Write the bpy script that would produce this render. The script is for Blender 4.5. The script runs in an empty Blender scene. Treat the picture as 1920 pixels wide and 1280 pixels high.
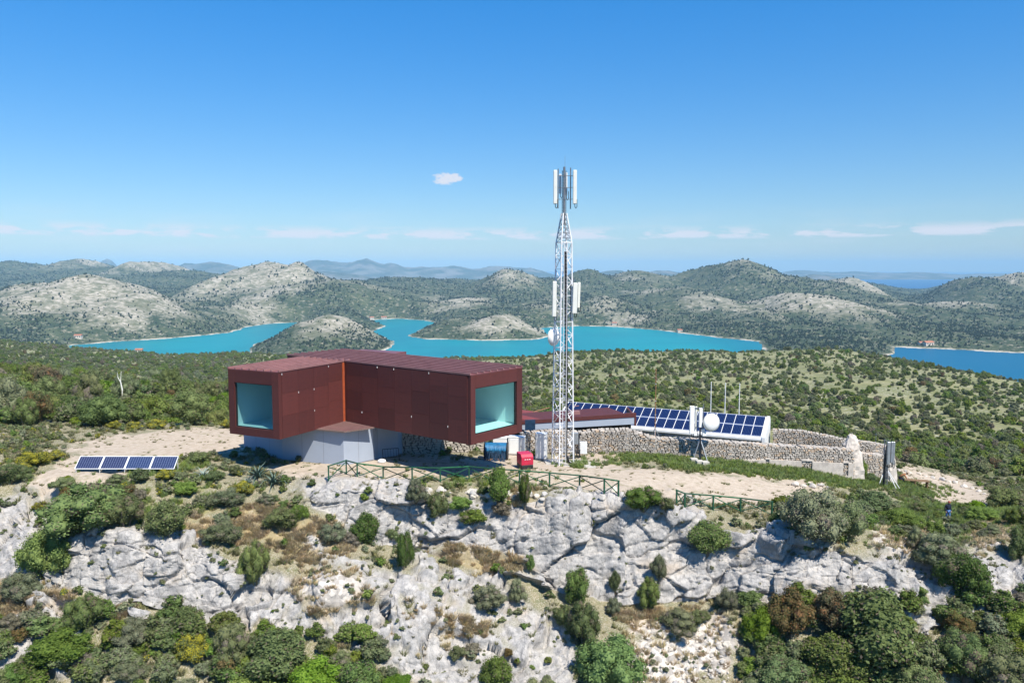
import bpy, bmesh, math, random
import numpy as np
from mathutils import Vector, Matrix
random.seed(7); RNG = np.random.default_rng(7)
R = math.radians
scene = bpy.context.scene
COL = scene.collection
# ---------------------------------------------------------------- camera, sky, sun, exposure
F, PIT, CZ = 1500.0, math.atan(135 / 1500.0), 16.5
SEA = -155.0
cam_d = bpy.data.cameras.new('camera'); cam = bpy.data.objects.new('camera', cam_d); COL.objects.link(cam)
cam.location = (0, 0, CZ); cam.rotation_euler = (math.pi / 2 - PIT, 0, 0)
cam_d.sensor_width = 36; cam_d.lens = F / 1920 * 36; cam_d.clip_start = 0.5; cam_d.clip_end = 150000
scene.camera = cam
SUN_H = (0.58, -0.815); SUN_EL = R(56)
world = bpy.data.worlds.new('World'); scene.world = world; world.use_nodes = True
wt = world.node_tree; wt.nodes.clear()
sky = wt.nodes.new('ShaderNodeTexSky'); sky.sky_type = 'NISHITA'; sky.sun_disc = False
sky.sun_elevation = SUN_EL; sky.sun_rotation = math.atan2(SUN_H[0], SUN_H[1])
sky.altitude = 0; sky.air_density = 1.0; sky.dust_density = 0.25; sky.ozone_density = 3.0
bg = wt.nodes.new('ShaderNodeBackground'); bg.inputs['Strength'].default_value = 0.076
wo = wt.nodes.new('ShaderNodeOutputWorld')
def wm(op, a, b=None, c=None):
    n = wt.nodes.new('ShaderNodeMath'); n.operation = op
    for i, x in enumerate((a, b, c)):
        if x is None: continue
        if isinstance(x, (int, float)): n.inputs[i].default_value = x
        else: wt.links.new(x, n.inputs[i])
    return n.outputs[0]
tc = wt.nodes.new('ShaderNodeTexCoord'); sp = wt.nodes.new('ShaderNodeSeparateXYZ')
wt.links.new(tc.outputs['Generated'], sp.inputs[0])
az = wm('ARCTAN2', sp.outputs[0], sp.outputs[1]); el = wm('ARCSINE', sp.outputs[2])
def wnoise(sa, se, scale, detail, off=0.0):
    cb = wt.nodes.new('ShaderNodeCombineXYZ')
    wt.links.new(wm('MULTIPLY', az, sa), cb.inputs[0]); wt.links.new(wm('MULTIPLY', el, se), cb.inputs[1]); cb.inputs[2].default_value = off
    n = wt.nodes.new('ShaderNodeTexNoise'); n.inputs['Scale'].default_value = scale; n.inputs['Detail'].default_value = detail
    n.inputs['Roughness'].default_value = 0.6
    wt.links.new(cb.outputs[0], n.inputs['Vector']); return n.outputs['Fac']
def wramp(x, a, b):
    n = wt.nodes.new('ShaderNodeMapRange'); n.interpolation_type = 'SMOOTHSTEP'
    wt.links.new(x, n.inputs[0]); n.inputs[1].default_value = a; n.inputs[2].default_value = b; return n.outputs[0]
# low row of small fair-weather clouds all round the horizon, a thin veil under it, and one small cloud higher up
band = wm('MULTIPLY', wramp(el, 0.035, 0.040), wm('SUBTRACT', 1.0, wramp(el, 0.041, 0.055)))
cl1 = wm('MULTIPLY', band, wramp(wnoise(1, 4.5, 17, 6), 0.44, 0.55))
veil = wm('MULTIPLY', wm('MULTIPLY', wramp(el, 0.004, 0.018), wm('SUBTRACT', 1.0, wramp(el, 0.035, 0.085))), wramp(wnoise(1, 6, 9, 5, 3.0), 0.45, 0.75))
da = wm('MULTIPLY', wm('SUBTRACT', az, -0.0795), 50.0); de = wm('MULTIPLY', wm('SUBTRACT', el, 0.1105), 130.0)
rr = wm('ADD', wm('MULTIPLY', da, da), wm('MULTIPLY', de, de))
rr = wm('ADD', rr, wm('MULTIPLY', wm('SUBTRACT', wnoise(1, 1.6, 110, 5, 9.0), 0.5), 3.2))
cl2 = wm('SUBTRACT', 1.0, wramp(rr, 0.25, 1.15))
mask = wm('MINIMUM', wm('ADD', wm('ADD', wm('MULTIPLY', cl1, 1.0), wm('MULTIPLY', veil, 0.22)), wm('MULTIPLY', cl2, 0.85)), 0.9)
mixc = wt.nodes.new('ShaderNodeMix'); mixc.data_type = 'RGBA'
gam = wt.nodes.new('ShaderNodeHueSaturation'); gam.inputs['Saturation'].default_value = 1.18
gam.inputs['Hue'].default_value = 0.5
wt.links.new(sky.outputs[0], gam.inputs['Color'])
tint = wt.nodes.new('ShaderNodeMix'); tint.data_type = 'RGBA'; tint.blend_type = 'MULTIPLY'; tint.inputs[0].default_value = 1.0   # clean spring air: cooler horizon than the stock sky
tm = wt.nodes.new('ShaderNodeMix'); tm.data_type = 'RGBA'; wt.links.new(wramp(el, -0.02, 0.45), tm.inputs[0]); tm.inputs[6].default_value = (0.80, 0.90, 1.06, 1); tm.inputs[7].default_value = (0.20, 1.10, 1.58, 1)
wt.links.new(gam.outputs[0], tint.inputs[6]); wt.links.new(tm.outputs[2], tint.inputs[7])
wt.links.new(mask, mixc.inputs[0]); wt.links.new(tint.outputs[2], mixc.inputs[6]); mixc.inputs[7].default_value = (7.4, 7.2, 7.6, 1)
wt.links.new(mixc.outputs[2], bg.inputs['Color']); wt.links.new(bg.outputs[0], wo.inputs['Surface'])
sun_d = bpy.data.lights.new('sun', 'SUN'); sun_d.energy = 5.0; sun_d.angle = R(0.53); sun_d.color = (1.0, 0.94, 0.83)
sun = bpy.data.objects.new('sun', sun_d); COL.objects.link(sun)
sdir = Vector((SUN_H[0] * math.cos(SUN_EL), SUN_H[1] * math.cos(SUN_EL), math.sin(SUN_EL)))
sun.rotation_euler = sdir.to_track_quat('Z', 'Y').to_euler(); sun.location = sdir * 200
vs = scene.view_settings; vs.view_transform = 'Standard'; vs.look = 'None'; vs.exposure = 0.64; vs.gamma = 1.0; vs.use_curve_mapping = False
cy = scene.cycles; cy.max_bounces = 6; cy.diffuse_bounces = 3; cy.glossy_bounces = 2; cy.transmission_bounces = 4; cy.transparent_max_bounces = 8
cy.volume_bounces = 0; cy.use_denoising = True; cy.sample_clamp_indirect = 6.0

# ---------------------------------------------------------------- helpers
def P(u, v, Y):
    """World point on the plane y = Y seen at photo pixel (u, v)."""
    a = (u - 960) / F; b = (640 - v) / F
    t = Y / (math.cos(PIT) + b * math.sin(PIT))
    return Vector((a * t, Y, CZ + t * (-math.sin(PIT) + b * math.cos(PIT))))
def G(u, v, z):
    """World point on the level z seen at photo pixel (u, v)."""
    a = (u - 960) / F; b = (640 - v) / F
    t = (z - CZ) / (-math.sin(PIT) + b * math.cos(PIT))
    return Vector((a * t, t * (math.cos(PIT) + b * math.sin(PIT)), z))
def proj(x, y, z):
    d = y * np.cos(PIT) - (z - CZ) * np.sin(PIT); up = y * np.sin(PIT) + (z - CZ) * np.cos(PIT)
    return 960 + F * x / d, 640 - F * up / d
def sstep(a, b, x):
    t = np.clip((x - a) / (b - a), 0, 1); return t * t * (3 - 2 * t)
_perm = np.random.default_rng(11).permutation(256); _perm = np.concatenate([_perm, _perm, _perm])
_grad = np.random.default_rng(12).normal(size=(256, 3)); _grad /= np.linalg.norm(_grad, axis=1)[:, None]
def perlin(x, y, z):
    x, y, z = np.broadcast_arrays(x, y, z)
    xi, yi, zi = np.floor(x).astype(int), np.floor(y).astype(int), np.floor(z).astype(int)
    fx, fy, fz = x - xi, y - yi, z - zi
    sx, sy, sz = [f * f * f * (f * (f * 6 - 15) + 10) for f in (fx, fy, fz)]
    out = 0
    for i in (0, 1):
        wx = sx if i else 1 - sx
        for j in (0, 1):
            wy = sy if j else 1 - sy
            for k in (0, 1):
                wz = sz if k else 1 - sz
                h = _perm[_perm[_perm[(xi + i) & 255] + ((yi + j) & 255)] + ((zi + k) & 255)]
                g = _grad[h]
                out = out + wx * wy * wz * (g[..., 0] * (fx - i) + g[..., 1] * (fy - j) + g[..., 2] * (fz - k))
    return out * 1.6
def fbm(x, y, z, octs=4, ridged=False, gain=0.5):
    a, s, tot = 1.0, 0, 0
    for o in range(octs):
        n = perlin(x + 17.3 * o, y - 9.1 * o, z + 5.7 * o)
        if ridged: n = 1 - 2 * np.abs(n)
        s = s + a * n; tot += a; a *= gain; x, y, z = x * 2.03, y * 2.03, z * 2.03
    return s / tot
def worley(p, seed=0):
    """Nearest / second nearest cell distance, id hash and offset to the nearest cell, for points p (N,3)."""
    ip = np.floor(p).astype(int); N = len(p)
    d1 = np.full(N, 9.0); d2 = np.full(N, 9.0); hid = np.zeros(N, int); off = np.zeros((N, 3))
    for i in (-1, 0, 1):
        for j in (-1, 0, 1):
            for k in (-1, 0, 1):
                c = ip + (i, j, k)
                h = _perm[_perm[_perm[(c[:, 0] + seed) & 255] + (c[:, 1] & 255)] + (c[:, 2] & 255)]
                q = c + 0.5 + 0.42 * _grad[h] * 1.3
                v = p - q; d = np.sqrt((v * v).sum(1))
                n1 = d < d1
                d2 = np.where(n1, d1, np.minimum(d2, d)); off[n1] = v[n1]; hid[n1] = h[n1]; d1 = np.where(n1, d, d1)
    return d1, d2, hid, off
def blur(A, k, axis):
    ker = np.exp(-np.linspace(-2, 2, 2 * k + 1) ** 2); ker /= ker.sum()
    pad = [(0, 0)] * A.ndim; pad[axis] = (k, k)
    B = np.pad(A, pad, mode='edge')
    return np.apply_along_axis(lambda m: np.convolve(m, ker, 'valid'), axis, B)
def grid_mesh(name, X, Y, Z, smooth=True):
    """Structured grid to a mesh (fast path)."""
    nr, nc = X.shape
    me = bpy.data.meshes.new(name)
    co = np.stack([X, Y, Z], -1).reshape(-1, 3).astype(np.float32)
    i = (np.arange(nr - 1)[:, None] * nc + np.arange(nc - 1)[None, :]).reshape(-1)
    fc = np.stack([i, i + 1, i + nc + 1, i + nc], -1).astype(np.int32)
    return raw_mesh(me, co, fc, smooth)
def raw_mesh(me, co, fc, smooth=False):
    k = fc.shape[1]; n = len(fc)
    me.vertices.add(len(co)); me.vertices.foreach_set('co', np.ascontiguousarray(co, dtype=np.float32).ravel())
    me.loops.add(n * k); me.loops.foreach_set('vertex_index', np.ascontiguousarray(fc, dtype=np.int32).ravel())
    me.polygons.add(n); me.polygons.foreach_set('loop_start', np.arange(0, n * k, k, dtype=np.int32))
    if smooth: me.polygons.foreach_set('use_smooth', np.ones(n, dtype=bool))
    me.update(calc_edges=True); me.validate(); return me
def vcol(me, name, arr):
    at = me.color_attributes.new(name, 'FLOAT_COLOR', 'POINT')
    at.data.foreach_set('color', np.ascontiguousarray(arr, dtype=np.float32).ravel())
def link(name, me, mat=None, parent=None, loc=None, rz=0.0):
    o = bpy.data.objects.new(name, me); COL.objects.link(o)
    if mat is not None and me is not None and not me.materials: me.materials.append(mat)
    if parent is not None: o.parent = parent
    if loc is not None: o.location = loc
    if rz: o.rotation_euler.z = rz
    return o
def tag(o, label=None, cat=None, group=None, kind=None):
    if label: o['label'] = label
    if cat: o['category'] = cat
    if group: o['group'] = group
    if kind: o['kind'] = kind
    return o
def thing(name, label, cat, loc=(0, 0, 0), rz=0.0, group=None):
    o = bpy.data.objects.new(name, None); COL.objects.link(o); o.location = loc; o.rotation_euler.z = rz; o.empty_display_size = 0.3
    return tag(o, label, cat, group)
class MB:
    """Collects boxes, bars, tubes and prisms; build() links them as one mesh object."""
    def __init__(s): s.v = []; s.f = []
    def add(s, vs_, fs):
        n = len(s.v); s.v += [tuple(v) for v in vs_]; s.f += [tuple(i + n for i in f) for f in fs]; return s
    def box(s, c, d, rz=0.0, M=None):
        x, y, z = d[0] / 2, d[1] / 2, d[2] / 2
        pts = [Vector((i * x, j * y, k * z)) for k in (-1, 1) for j in (-1, 1) for i in (-1, 1)]
        m = M if M is not None else Matrix.Rotation(rz, 3, 'Z')
        return s.add([m @ p + Vector(c) for p in pts], [(0, 2, 3, 1), (4, 5, 7, 6), (0, 1, 5, 4), (2, 6, 7, 3), (0, 4, 6, 2), (1, 3, 7, 5)])
    def tube(s, pts, r, n=6, r2=None, cap=True):
        pts = [Vector(p) for p in pts]; L = len(pts); rings = []; b = len(s.v)
        for i, p in enumerate(pts):
            d = (pts[min(i + 1, L - 1)] - pts[max(i - 1, 0)]).normalized()
            a = d.cross(Vector((0, 0, 1)))
            if a.length < 1e-3: a = d.cross(Vector((1, 0, 0)))
            a.normalize(); c = d.cross(a); rr_ = r if r2 is None else r + (r2 - r) * i / max(L - 1, 1)
            for k in range(n):
                t = 2 * math.pi * (k + 0.5) / n; s.v.append(tuple(p + a * math.cos(t) * rr_ + c * math.sin(t) * rr_))
        for i in range(L - 1):
            for k in range(n):
                k2 = (k + 1) % n; s.f.append((b + i * n + k, b + i * n + k2, b + (i + 1) * n + k2, b + (i + 1) * n + k))
        if cap: s.f.append(tuple(b + k for k in range(n - 1, -1, -1))); s.f.append(tuple(b + (L - 1) * n + k for k in range(n)))
        return s
    def prism(s, poly, z0, z1):
        n = len(poly)
        zz0 = z0 if hasattr(z0, '__len__') else [z0] * n; zz1 = z1 if hasattr(z1, '__len__') else [z1] * n
        return s.add([(p[0], p[1], zz0[i]) for i, p in enumerate(poly)] + [(p[0], p[1], zz1[i]) for i, p in enumerate(poly)],
                     [tuple(range(n - 1, -1, -1)), tuple(range(n, 2 * n))] + [(i, (i + 1) % n, n + (i + 1) % n, n + i) for i in range(n)])
    def lathe(s, prof, n=20, M=None, c=(0, 0, 0)):
        b = len(s.v)
        for (r, z) in prof:
            for k in range(n):
                t = 2 * math.pi * k / n; p = Vector((r * math.cos(t), r * math.sin(t), z))
                if M is not None: p = M @ p
                s.v.append(tuple(p + Vector(c)))
        for i in range(len(prof) - 1):
            for k in range(n):
                k2 = (k + 1) % n; s.f.append((b + i * n + k, b + i * n + k2, b + (i + 1) * n + k2, b + (i + 1) * n + k))
        return s
    def mesh(s, name, smooth=False):
        me = bpy.data.meshes.new(name); me.from_pydata(s.v, [], s.f)
        bm = bmesh.new(); bm.from_mesh(me); bmesh.ops.recalc_face_normals(bm, faces=bm.faces); bm.to_mesh(me); bm.free()
        if smooth: me.polygons.foreach_set('use_smooth', [True] * len(me.polygons))
        me.update(); return me
    def build(s, name, mat, parent=None, loc=None, smooth=False, bevel=0.0):
        o = link(name, s.mesh(name, smooth), mat, parent, loc)
        if bevel:
            m = o.modifiers.new('bevel', 'BEVEL'); m.width = bevel; m.segments = 1; m.limit_method = 'ANGLE'
        return o
# ---------------------------------------------------------------- materials
class NT:
    def __init__(s, name):
        s.m = bpy.data.materials.new(name); s.m.use_nodes = True; s.t = s.m.node_tree; s.t.nodes.clear()
        s.out = s.t.nodes.new('ShaderNodeOutputMaterial')
    def put(s, sock, x):
        if x is None: return
        if isinstance(x, bpy.types.NodeSocket): s.t.links.new(x, sock)
        elif isinstance(x, (tuple, list)) and len(x) == 3 and sock.type == 'RGBA': sock.default_value = (*x, 1)
        else: sock.default_value = x
    def n(s, typ, props=None, **ins):
        nd = s.t.nodes.new(typ)
        for k, v in (props or {}).items(): setattr(nd, k, v)
        for k, v in ins.items():
            key = int(k[1:]) if k[0] == 'i' and k[1:].isdigit() else k.replace('_', ' ')
            s.put(nd.inputs[key], v)
        return nd
    def math(s, op, a, b=0.0, clamp=False): return s.n('ShaderNodeMath', {'operation': op, 'use_clamp': clamp}, i0=a, i1=b).outputs[0]
    def noise(s, vec, scale, detail=4, rough=0.55, dist=0.0, out='Fac'):
        return s.n('ShaderNodeTexNoise', None, Vector=vec, Scale=scale, Detail=detail, Roughness=rough, Distortion=dist).outputs[out]
    def vor(s, vec, scale, feat='F1', out='Distance', rand=1.0):
        return s.n('ShaderNodeTexVoronoi', {'feature': feat}, Vector=vec, Scale=scale, Randomness=rand).outputs[out]
    def ramp(s, x, a, b, lo=0.0, hi=1.0, smooth=True):
        return s.n('ShaderNodeMapRange', {'interpolation_type': 'SMOOTHSTEP' if smooth else 'LINEAR'}, i0=x, i1=a, i2=b, i3=lo, i4=hi).outputs[0]
    def mix(s, f, a, b, blend='MIX'):
        nd = s.n('ShaderNodeMix', {'data_type': 'RGBA', 'blend_type': blend}); s.put(nd.inputs[0], f); s.put(nd.inputs[6], a); s.put(nd.inputs[7], b); return nd.outputs[2]
    def pos(s): return s.n('ShaderNodeNewGeometry').outputs['Position']
    def obj(s): return s.n('ShaderNodeTexCoord').outputs['Object']
    def attr(s, name):
        a = s.n('ShaderNodeAttribute', {'attribute_name': name}); return a
    def bump(s, h, strength, dist): return s.n('ShaderNodeBump', None, Height=h, Strength=strength, Distance=dist).outputs[0]
    def mapv(s, vec, scale=(1, 1, 1), rot=(0, 0, 0)): return s.n('ShaderNodeMapping', None, Vector=vec, Scale=scale, Rotation=rot).outputs[0]
    def bsdf(s, col, rough=0.8, normal=None, metal=0.0, spec=0.5, **k):
        b = s.n('ShaderNodeBsdfPrincipled'); s.put(b.inputs['Base Color'], col); s.put(b.inputs['Roughness'], rough); s.put(b.inputs['Metallic'], metal)
        s.put(b.inputs['Specular IOR Level'], spec); s.put(b.inputs['Normal'], normal)
        s.t.links.new(b.outputs[0], s.out.inputs['Surface']); s.b = b; return s.m
def simple(name, col, rough=0.6, metal=0.0, spec=0.4, var=0.12, scale=3.0, dirt=None):
    """Plain painted / raw surface with slight uneven tone and weathering."""
    t = NT(name); v = t.obj(); n = t.noise(v, scale, 6, 0.65)
    dark = tuple(c * (1 - var * 1.6) for c in col) if dirt is None else dirt
    c = t.mix(t.ramp(n, 0.35, 0.75), col, dark)
    return t.bsdf(c, rough, t.bump(t.noise(v, scale * 9, 3), 0.12, 0.01), metal, spec)
M = {}
HAZE = 6.2e-5
# ================================================================ LARGE STRUCTURE: ground, hills, water
# ---- summit: plateau, cliff and talus as one displaced surface. Feature lines (photo row, distance) per column, from the talus up to the back of the plateau
NEAR = {
 -300: [(1420,40),(1280,45),(1180,48.5),(1100,51),(1020,54.5),(940,58),(890,61),(850,66),(810,76),(770,88)],
 0:    [(1420,40),(1280,45),(1180,48.5),(1100,51),(1020,54.5),(940,58),(890,61),(850,66),(810,76),(770,88)],
 90:   [(1420,42),(1280,46),(1150,50),(1120,50.6),(1095,51.2),(1040,52.8),(892,61),(855,66),(812,76),(772,88)],
 150:  [(1420,42),(1280,46),(1145,50),(1125,50.4),(1112,50.8),(988,52.6),(892,61),(860,66),(815,76),(775,88)],
 300:  [(1420,42),(1280,46),(1165,49.5),(1150,49.9),(1140,50.2),(1010,52.2),(895,61),(860,66),(815,77),(780,88)],
 450:  [(1420,43),(1280,47),(1180,49.6),(1165,50.0),(1150,50.4),(1050,52.4),(902,61),(865,67),(820,77),(785,88)],
 550:  [(1420,43),(1280,47),(1185,49.5),(1160,50.1),(1070,52.6),(960,57),(890,62),(864,68),(822,77),(788,88)],
 600:  [(1420,43),(1280,47),(1195,49.3),(1085,51),(1015,55.6),(912,57.6),(888,62),(862,69),(825,78),(790,88)],
 750:  [(1420,43),(1270,48),(1240,49),(1090,52),(1025,56.4),(916,58.2),(895,61.5),(865,68),(835,78),(795,88)],
 900:  [(1420,43),(1290,48),(1270,48.5),(1120,52.6),(1062,55.8),(950,58),(912,60.5),(870,68),(840,77),(800,92)],
 1030: [(1420,43),(1290,48),(1215,50.4),(1130,53.6),(1105,55),(935,57.5),(914,60),(880,66),(850,75),(800,98)],
 1200: [(1420,44),(1280,48.5),(1190,51.5),(1150,53.5),(1135,54.4),(945,57),(922,59.5),(885,66),(845,76),(800,100)],
 1350: [(1420,44),(1280,48.5),(1200,51),(1165,52.3),(1130,54.2),(992,56.4),(962,59),(895,67),(855,76),(805,100)],
 1500: [(1420,44),(1280,48),(1180,50.5),(1140,51.5),(1120,52.6),(1020,54.4),(975,58),(910,68),(870,77),(820,100)],
 1650: [(1420,44),(1280,48),(1200,50),(1185,50.4),(1170,51.1),(1045,53.4),(1005,57),(935,70),(895,80),(835,100)],
 1800: [(1420,44),(1290,48),(1220,50),(1195,50.7),(1175,51.4),(1085,53.5),(1030,57.5),(968,71),(925,86),(870,110)],
 1920: [(1420,44),(1280,48),(1200,50),(1180,50.7),(1160,51.4),(1062,54.2),(1010,59),(960,72),(930,86),(880,110)],
 2200: [(1420,44),(1280,48),(1200,50),(1180,50.7),(1160,51.4),(1062,54.2),(1010,59),(960,72),(930,86),(880,110)],
}
NU, US = 940, np.linspace(-240, 2160, 940)
_keys = sorted(NEAR); _tab = np.array([NEAR[k] for k in _keys], float)      # (K,10,2)
_seg = [14, 44, 26, 44, 92, 46, 56, 44, 34]                                  # rows between feature lines
_q = np.concatenate([np.linspace(i, i + 1, n, endpoint=False) for i, n in enumerate(_seg)] + [[9.0]])
_lv = np.stack([np.interp(US, _keys, _tab[:, r, 0]) for r in range(10)]); _lY = np.stack([np.interp(US, _keys, _tab[:, r, 1]) for r in range(10)])
_lv, _lY = blur(_lv, 22, 1), blur(_lY, 22, 1)
# the cliff's edges wander
for r, (av, aY) in {2: (9, .5), 3: (12, .8), 4: (14, .9), 5: (15, 1.0), 6: (5, .5)}.items():
    _lv[r] += av * fbm(US / 55.0, r * 7.1 + 0 * US, 0 * US, 3); _lY[r] += aY * fbm(US / 70.0, r * 3.3 + 50 + 0 * US, 0 * US, 3)
_i = np.minimum(np.floor(_q).astype(int), 8); _fr = (_q - _i)[:, None]
NV_ = _lv[_i] * (1 - _fr) + _lv[_i + 1] * _fr; NY = _lY[_i] * (1 - _fr) + _lY[_i + 1] * _fr
NV_, NY = blur(NV_, 5, 0), blur(NY, 5, 0)
_a = (US[None, :] - 960) / F; _b = (640 - NV_) / F; _t = NY / (math.cos(PIT) + _b * math.sin(PIT))
NX = _a * _t; NZ = CZ + _t * (-math.sin(PIT) + _b * math.cos(PIT))
UU = np.broadcast_to(US[None, :], NV_.shape); VV = NV_
def grid_normals(X, Y, Z):
    gx = np.stack([np.gradient(A, axis=1) for A in (X, Y, Z)], -1); gy = np.stack([np.gradient(A, axis=0) for A in (X, Y, Z)], -1)
    n = np.cross(gx, gy); n /= np.linalg.norm(n, axis=-1, keepdims=True) + 1e-9; return n
def ell(u, v, ru, rv, rot=0.0, soft=0.5):
    c, s = math.cos(rot), math.sin(rot); du, dv = UU - u, VV - v
    d = np.sqrt(((du * c + dv * s) / ru) ** 2 + ((-du * s + dv * c) / rv) ** 2); return 1 - sstep(1 - soft, 1 + soft, d)
def anyof(L): 
    m = np.zeros(UU.shape)
    for e in L: m = np.maximum(m, ell(*e))
    return m
nrm = grid_normals(NX, NY, NZ)
n1 = fbm(NX / 4.0, NY / 4.0, NZ / 4.0, 4); n2 = fbm(NX / 1.3 + 31, NY / 1.3, NZ / 1.3, 4)
rock = sstep(0.80, 0.52, nrm[..., 2])
rock = np.maximum(rock, anyof([(40,990,60,110,.3),(20,1230,60,60),(240,1050,150,70),(420,1110,130,60),(60,1000,40,60),(690,940,150,55,.35),(640,1060,130,45,.3),
    (560,1120,100,55),(700,1150,150,60,.3),(880,1180,160,110),(820,1100,90,40,.4),(980,1230,90,60),(900,985,130,50),(1150,1010,180,90),(1420,1060,180,60),(1620,1090,150,60),(1700,1000,60,35),(1870,1080,60,60),(110,1210,40,60)]) * 0.95)
rock = np.clip(rock + 0.75 * n1 + 0.45 * n2 - 0.10, 0, 1); rock *= 1 - anyof([(900,1045,120,26,.2),(600,985,90,40,.5),(520,1030,110,45,.4),(690,1045,120,18,.3),(330,960,160,35),(640,1120,60,22)]) * 0.75
rock = sstep(0.14, 0.42, rock) * (1 - 0.55 * anyof([(800,1150,260,90,.2),(620,1110,110,60)]) * sstep(0.05, 0.30, fbm(NX / 1.1 + 90, NY / 1.1, NZ / 1.1, 3)))
plateau = sstep(5.35, 6.05, np.broadcast_to(_q[:, None], UU.shape)); rock *= 1 - plateau * (1 - 0.7 * sstep(0.15, 0.4, n1 + n2 * .4) * (1 - sstep(6.1, 6.5, np.broadcast_to(_q[:, None], UU.shape))))
talus = anyof([(1290,1215,115,70),(1230,1240,70,60),(620,1100,60,40),(1690,1010,60,25),(1860,1000,40,25)])
dirt = np.maximum.reduce([anyof([(330,832,200,26,-.06),(190,868,120,34,-.4),(120,890,60,20,-.3),(640,888,130,14,.05),(800,880,120,14),(1200,905,280,26,.09),(1020,880,60,16),(1380,915,110,24,.1),(1782,916,100,22,.33),(1790,925,60,22,.2),(1500,912,60,12),(1100,858,60,10),
    (700,862,140,16),(950,865,80,12)]) * 1.1, talus * 0.8])
dirt = sstep(0.34, 0.62, dirt + 0.75 * n2 + 0.45 * n1)
green = np.maximum.reduce([anyof([(1160,856,90,10,.03),(1290,868,60,14,.1),(1420,880,160,14,.12),(1560,895,110,18,.1),(1720,918,70,14,.1),(1850,985,70,20),(1100,872,60,6),(1800,960,120,16)]), 0.35 * anyof([(300,940,260,50),(1700,980,220,60),(200,880,260,30),(900,900,200,20)])])
green = sstep(0.28, 0.6, green + 0.6 * n2)
dry = anyof([(560,1000,110,50,.3),(620,1120,90,50,.4),(920,1050,110,26,.2),(1010,1040,40,60),(700,1180,90,30),(830,1190,80,40),(450,980,120,40),(1230,1150,80,25),(1280,1190,60,30),(60,1120,90,60),(980,960,60,40),(1550,1000,60,20),(130,1140,120,25)])
dry = sstep(0.3, 0.7, dry * 0.8 + 0.6 * n1 + 0.5 * n2)
rock *= 1 - 0.9 * talus
# fractured limestone: tilted blocks at two sizes, flutes and pits; loose stones on the talus; gentle unevenness elsewhere
pts = np.stack([NX, NY, NZ], -1).reshape(-1, 3)
wob = np.stack([perlin(pts[:, 0] * .6, pts[:, 1] * .6, pts[:, 2] * .6 + s) for s in (3, 40, 80)], -1)
disp = np.zeros(len(pts)); cav = np.zeros(len(pts))
for sc, amp, crack, seed, wb, jump in ((4.3, 0.74, 0.24, 0, .20, .95), (1.6, 0.25, 0.08, 77, .14, 1.0), (0.55, 0.09, 0.03, 130, .05, 1.2)):
    q = (pts + wob * wb * sc) / sc; q = np.stack([q[:, 0] * .62 + q[:, 2] * .45, q[:, 1] * .8, q[:, 2] * 1.0 - q[:, 0] * .5], -1)
    d1, d2, hid, off = worley(q, seed)
    g = _grad[(hid * 7 + 13) & 255]
    disp += amp * ((off * g).sum(1) * 1.3 + (_perm[hid] / 255.0 - 0.5) * jump) - crack * (1 - sstep(0.0, 0.06, d2 - d1))
disp += 0.07 * fbm(pts[:, 0] * 1.2, pts[:, 1] * 1.2, pts[:, 2] * 1.2, 5, False, 0.6) + 0.07 * fbm(pts[:, 0] * 1.0 + pts[:, 2] * .9, pts[:, 1], pts[:, 2] * 3.0 - pts[:, 0] * 2.0, 4, True, .6)
disp = disp.reshape(UU.shape)
wt_ = worley(np.stack([NX, NY, NZ], -1).reshape(-1, 3) / 0.42, 50); stones = (0.16 * (1 - sstep(0.1, 0.55, wt_[0]))).reshape(UU.shape)
soil = 0.10 * n2 + 0.16 * n1 + 0.03 * fbm(NX * 3, NY * 3, NZ * 3, 3)
flat = plateau * sstep(6.3, 6.8, np.broadcast_to(_q[:, None], UU.shape)); soil = soil * (1 - 0.75 * flat)
tot = rock * disp + (1 - rock) * (soil + talus * stones)
ns = nrm.copy(); ns[..., 1] -= 0.0
NX2, NY2, NZ2 = NX + nrm[..., 0] * tot, NY + nrm[..., 1] * tot, NZ + nrm[..., 2] * tot
_ef = sstep(0.0, 12.0, np.arange(UU.shape[0])[::-1])[:, None]                       # the rim hangs down behind, under the hillside sheet
NZ2 = NZ2 - (1 - _ef) * 6.0
me = grid_mesh('ground', NX2, NY2, NZ2, False)
vcol(me, 'mask', np.stack([rock, dirt, green, dry], -1).reshape(-1, 4))
vcol(me, 'mask2', np.stack([talus, np.clip(n1 * .5 + .5, 0, 1), flat, flat * 0 + 1], -1).reshape(-1, 4))
t = NT('summit_ground'); p = t.pos(); A = t.attr('mask'); sx = t.n('ShaderNodeSeparateColor', None, Color=A.outputs['Color'])
B2 = t.n('ShaderNodeSeparateColor', None, Color=t.attr('mask2').outputs['Color'])
mr, mg, mb, ma = sx.outputs[0], sx.outputs[1], sx.outputs[2], A.outputs['Alpha']
nl, nm, nf = t.noise(p, 0.35, 5), t.noise(p, 2.2, 6, 0.65), t.noise(p, 14, 5, 0.7)
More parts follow.
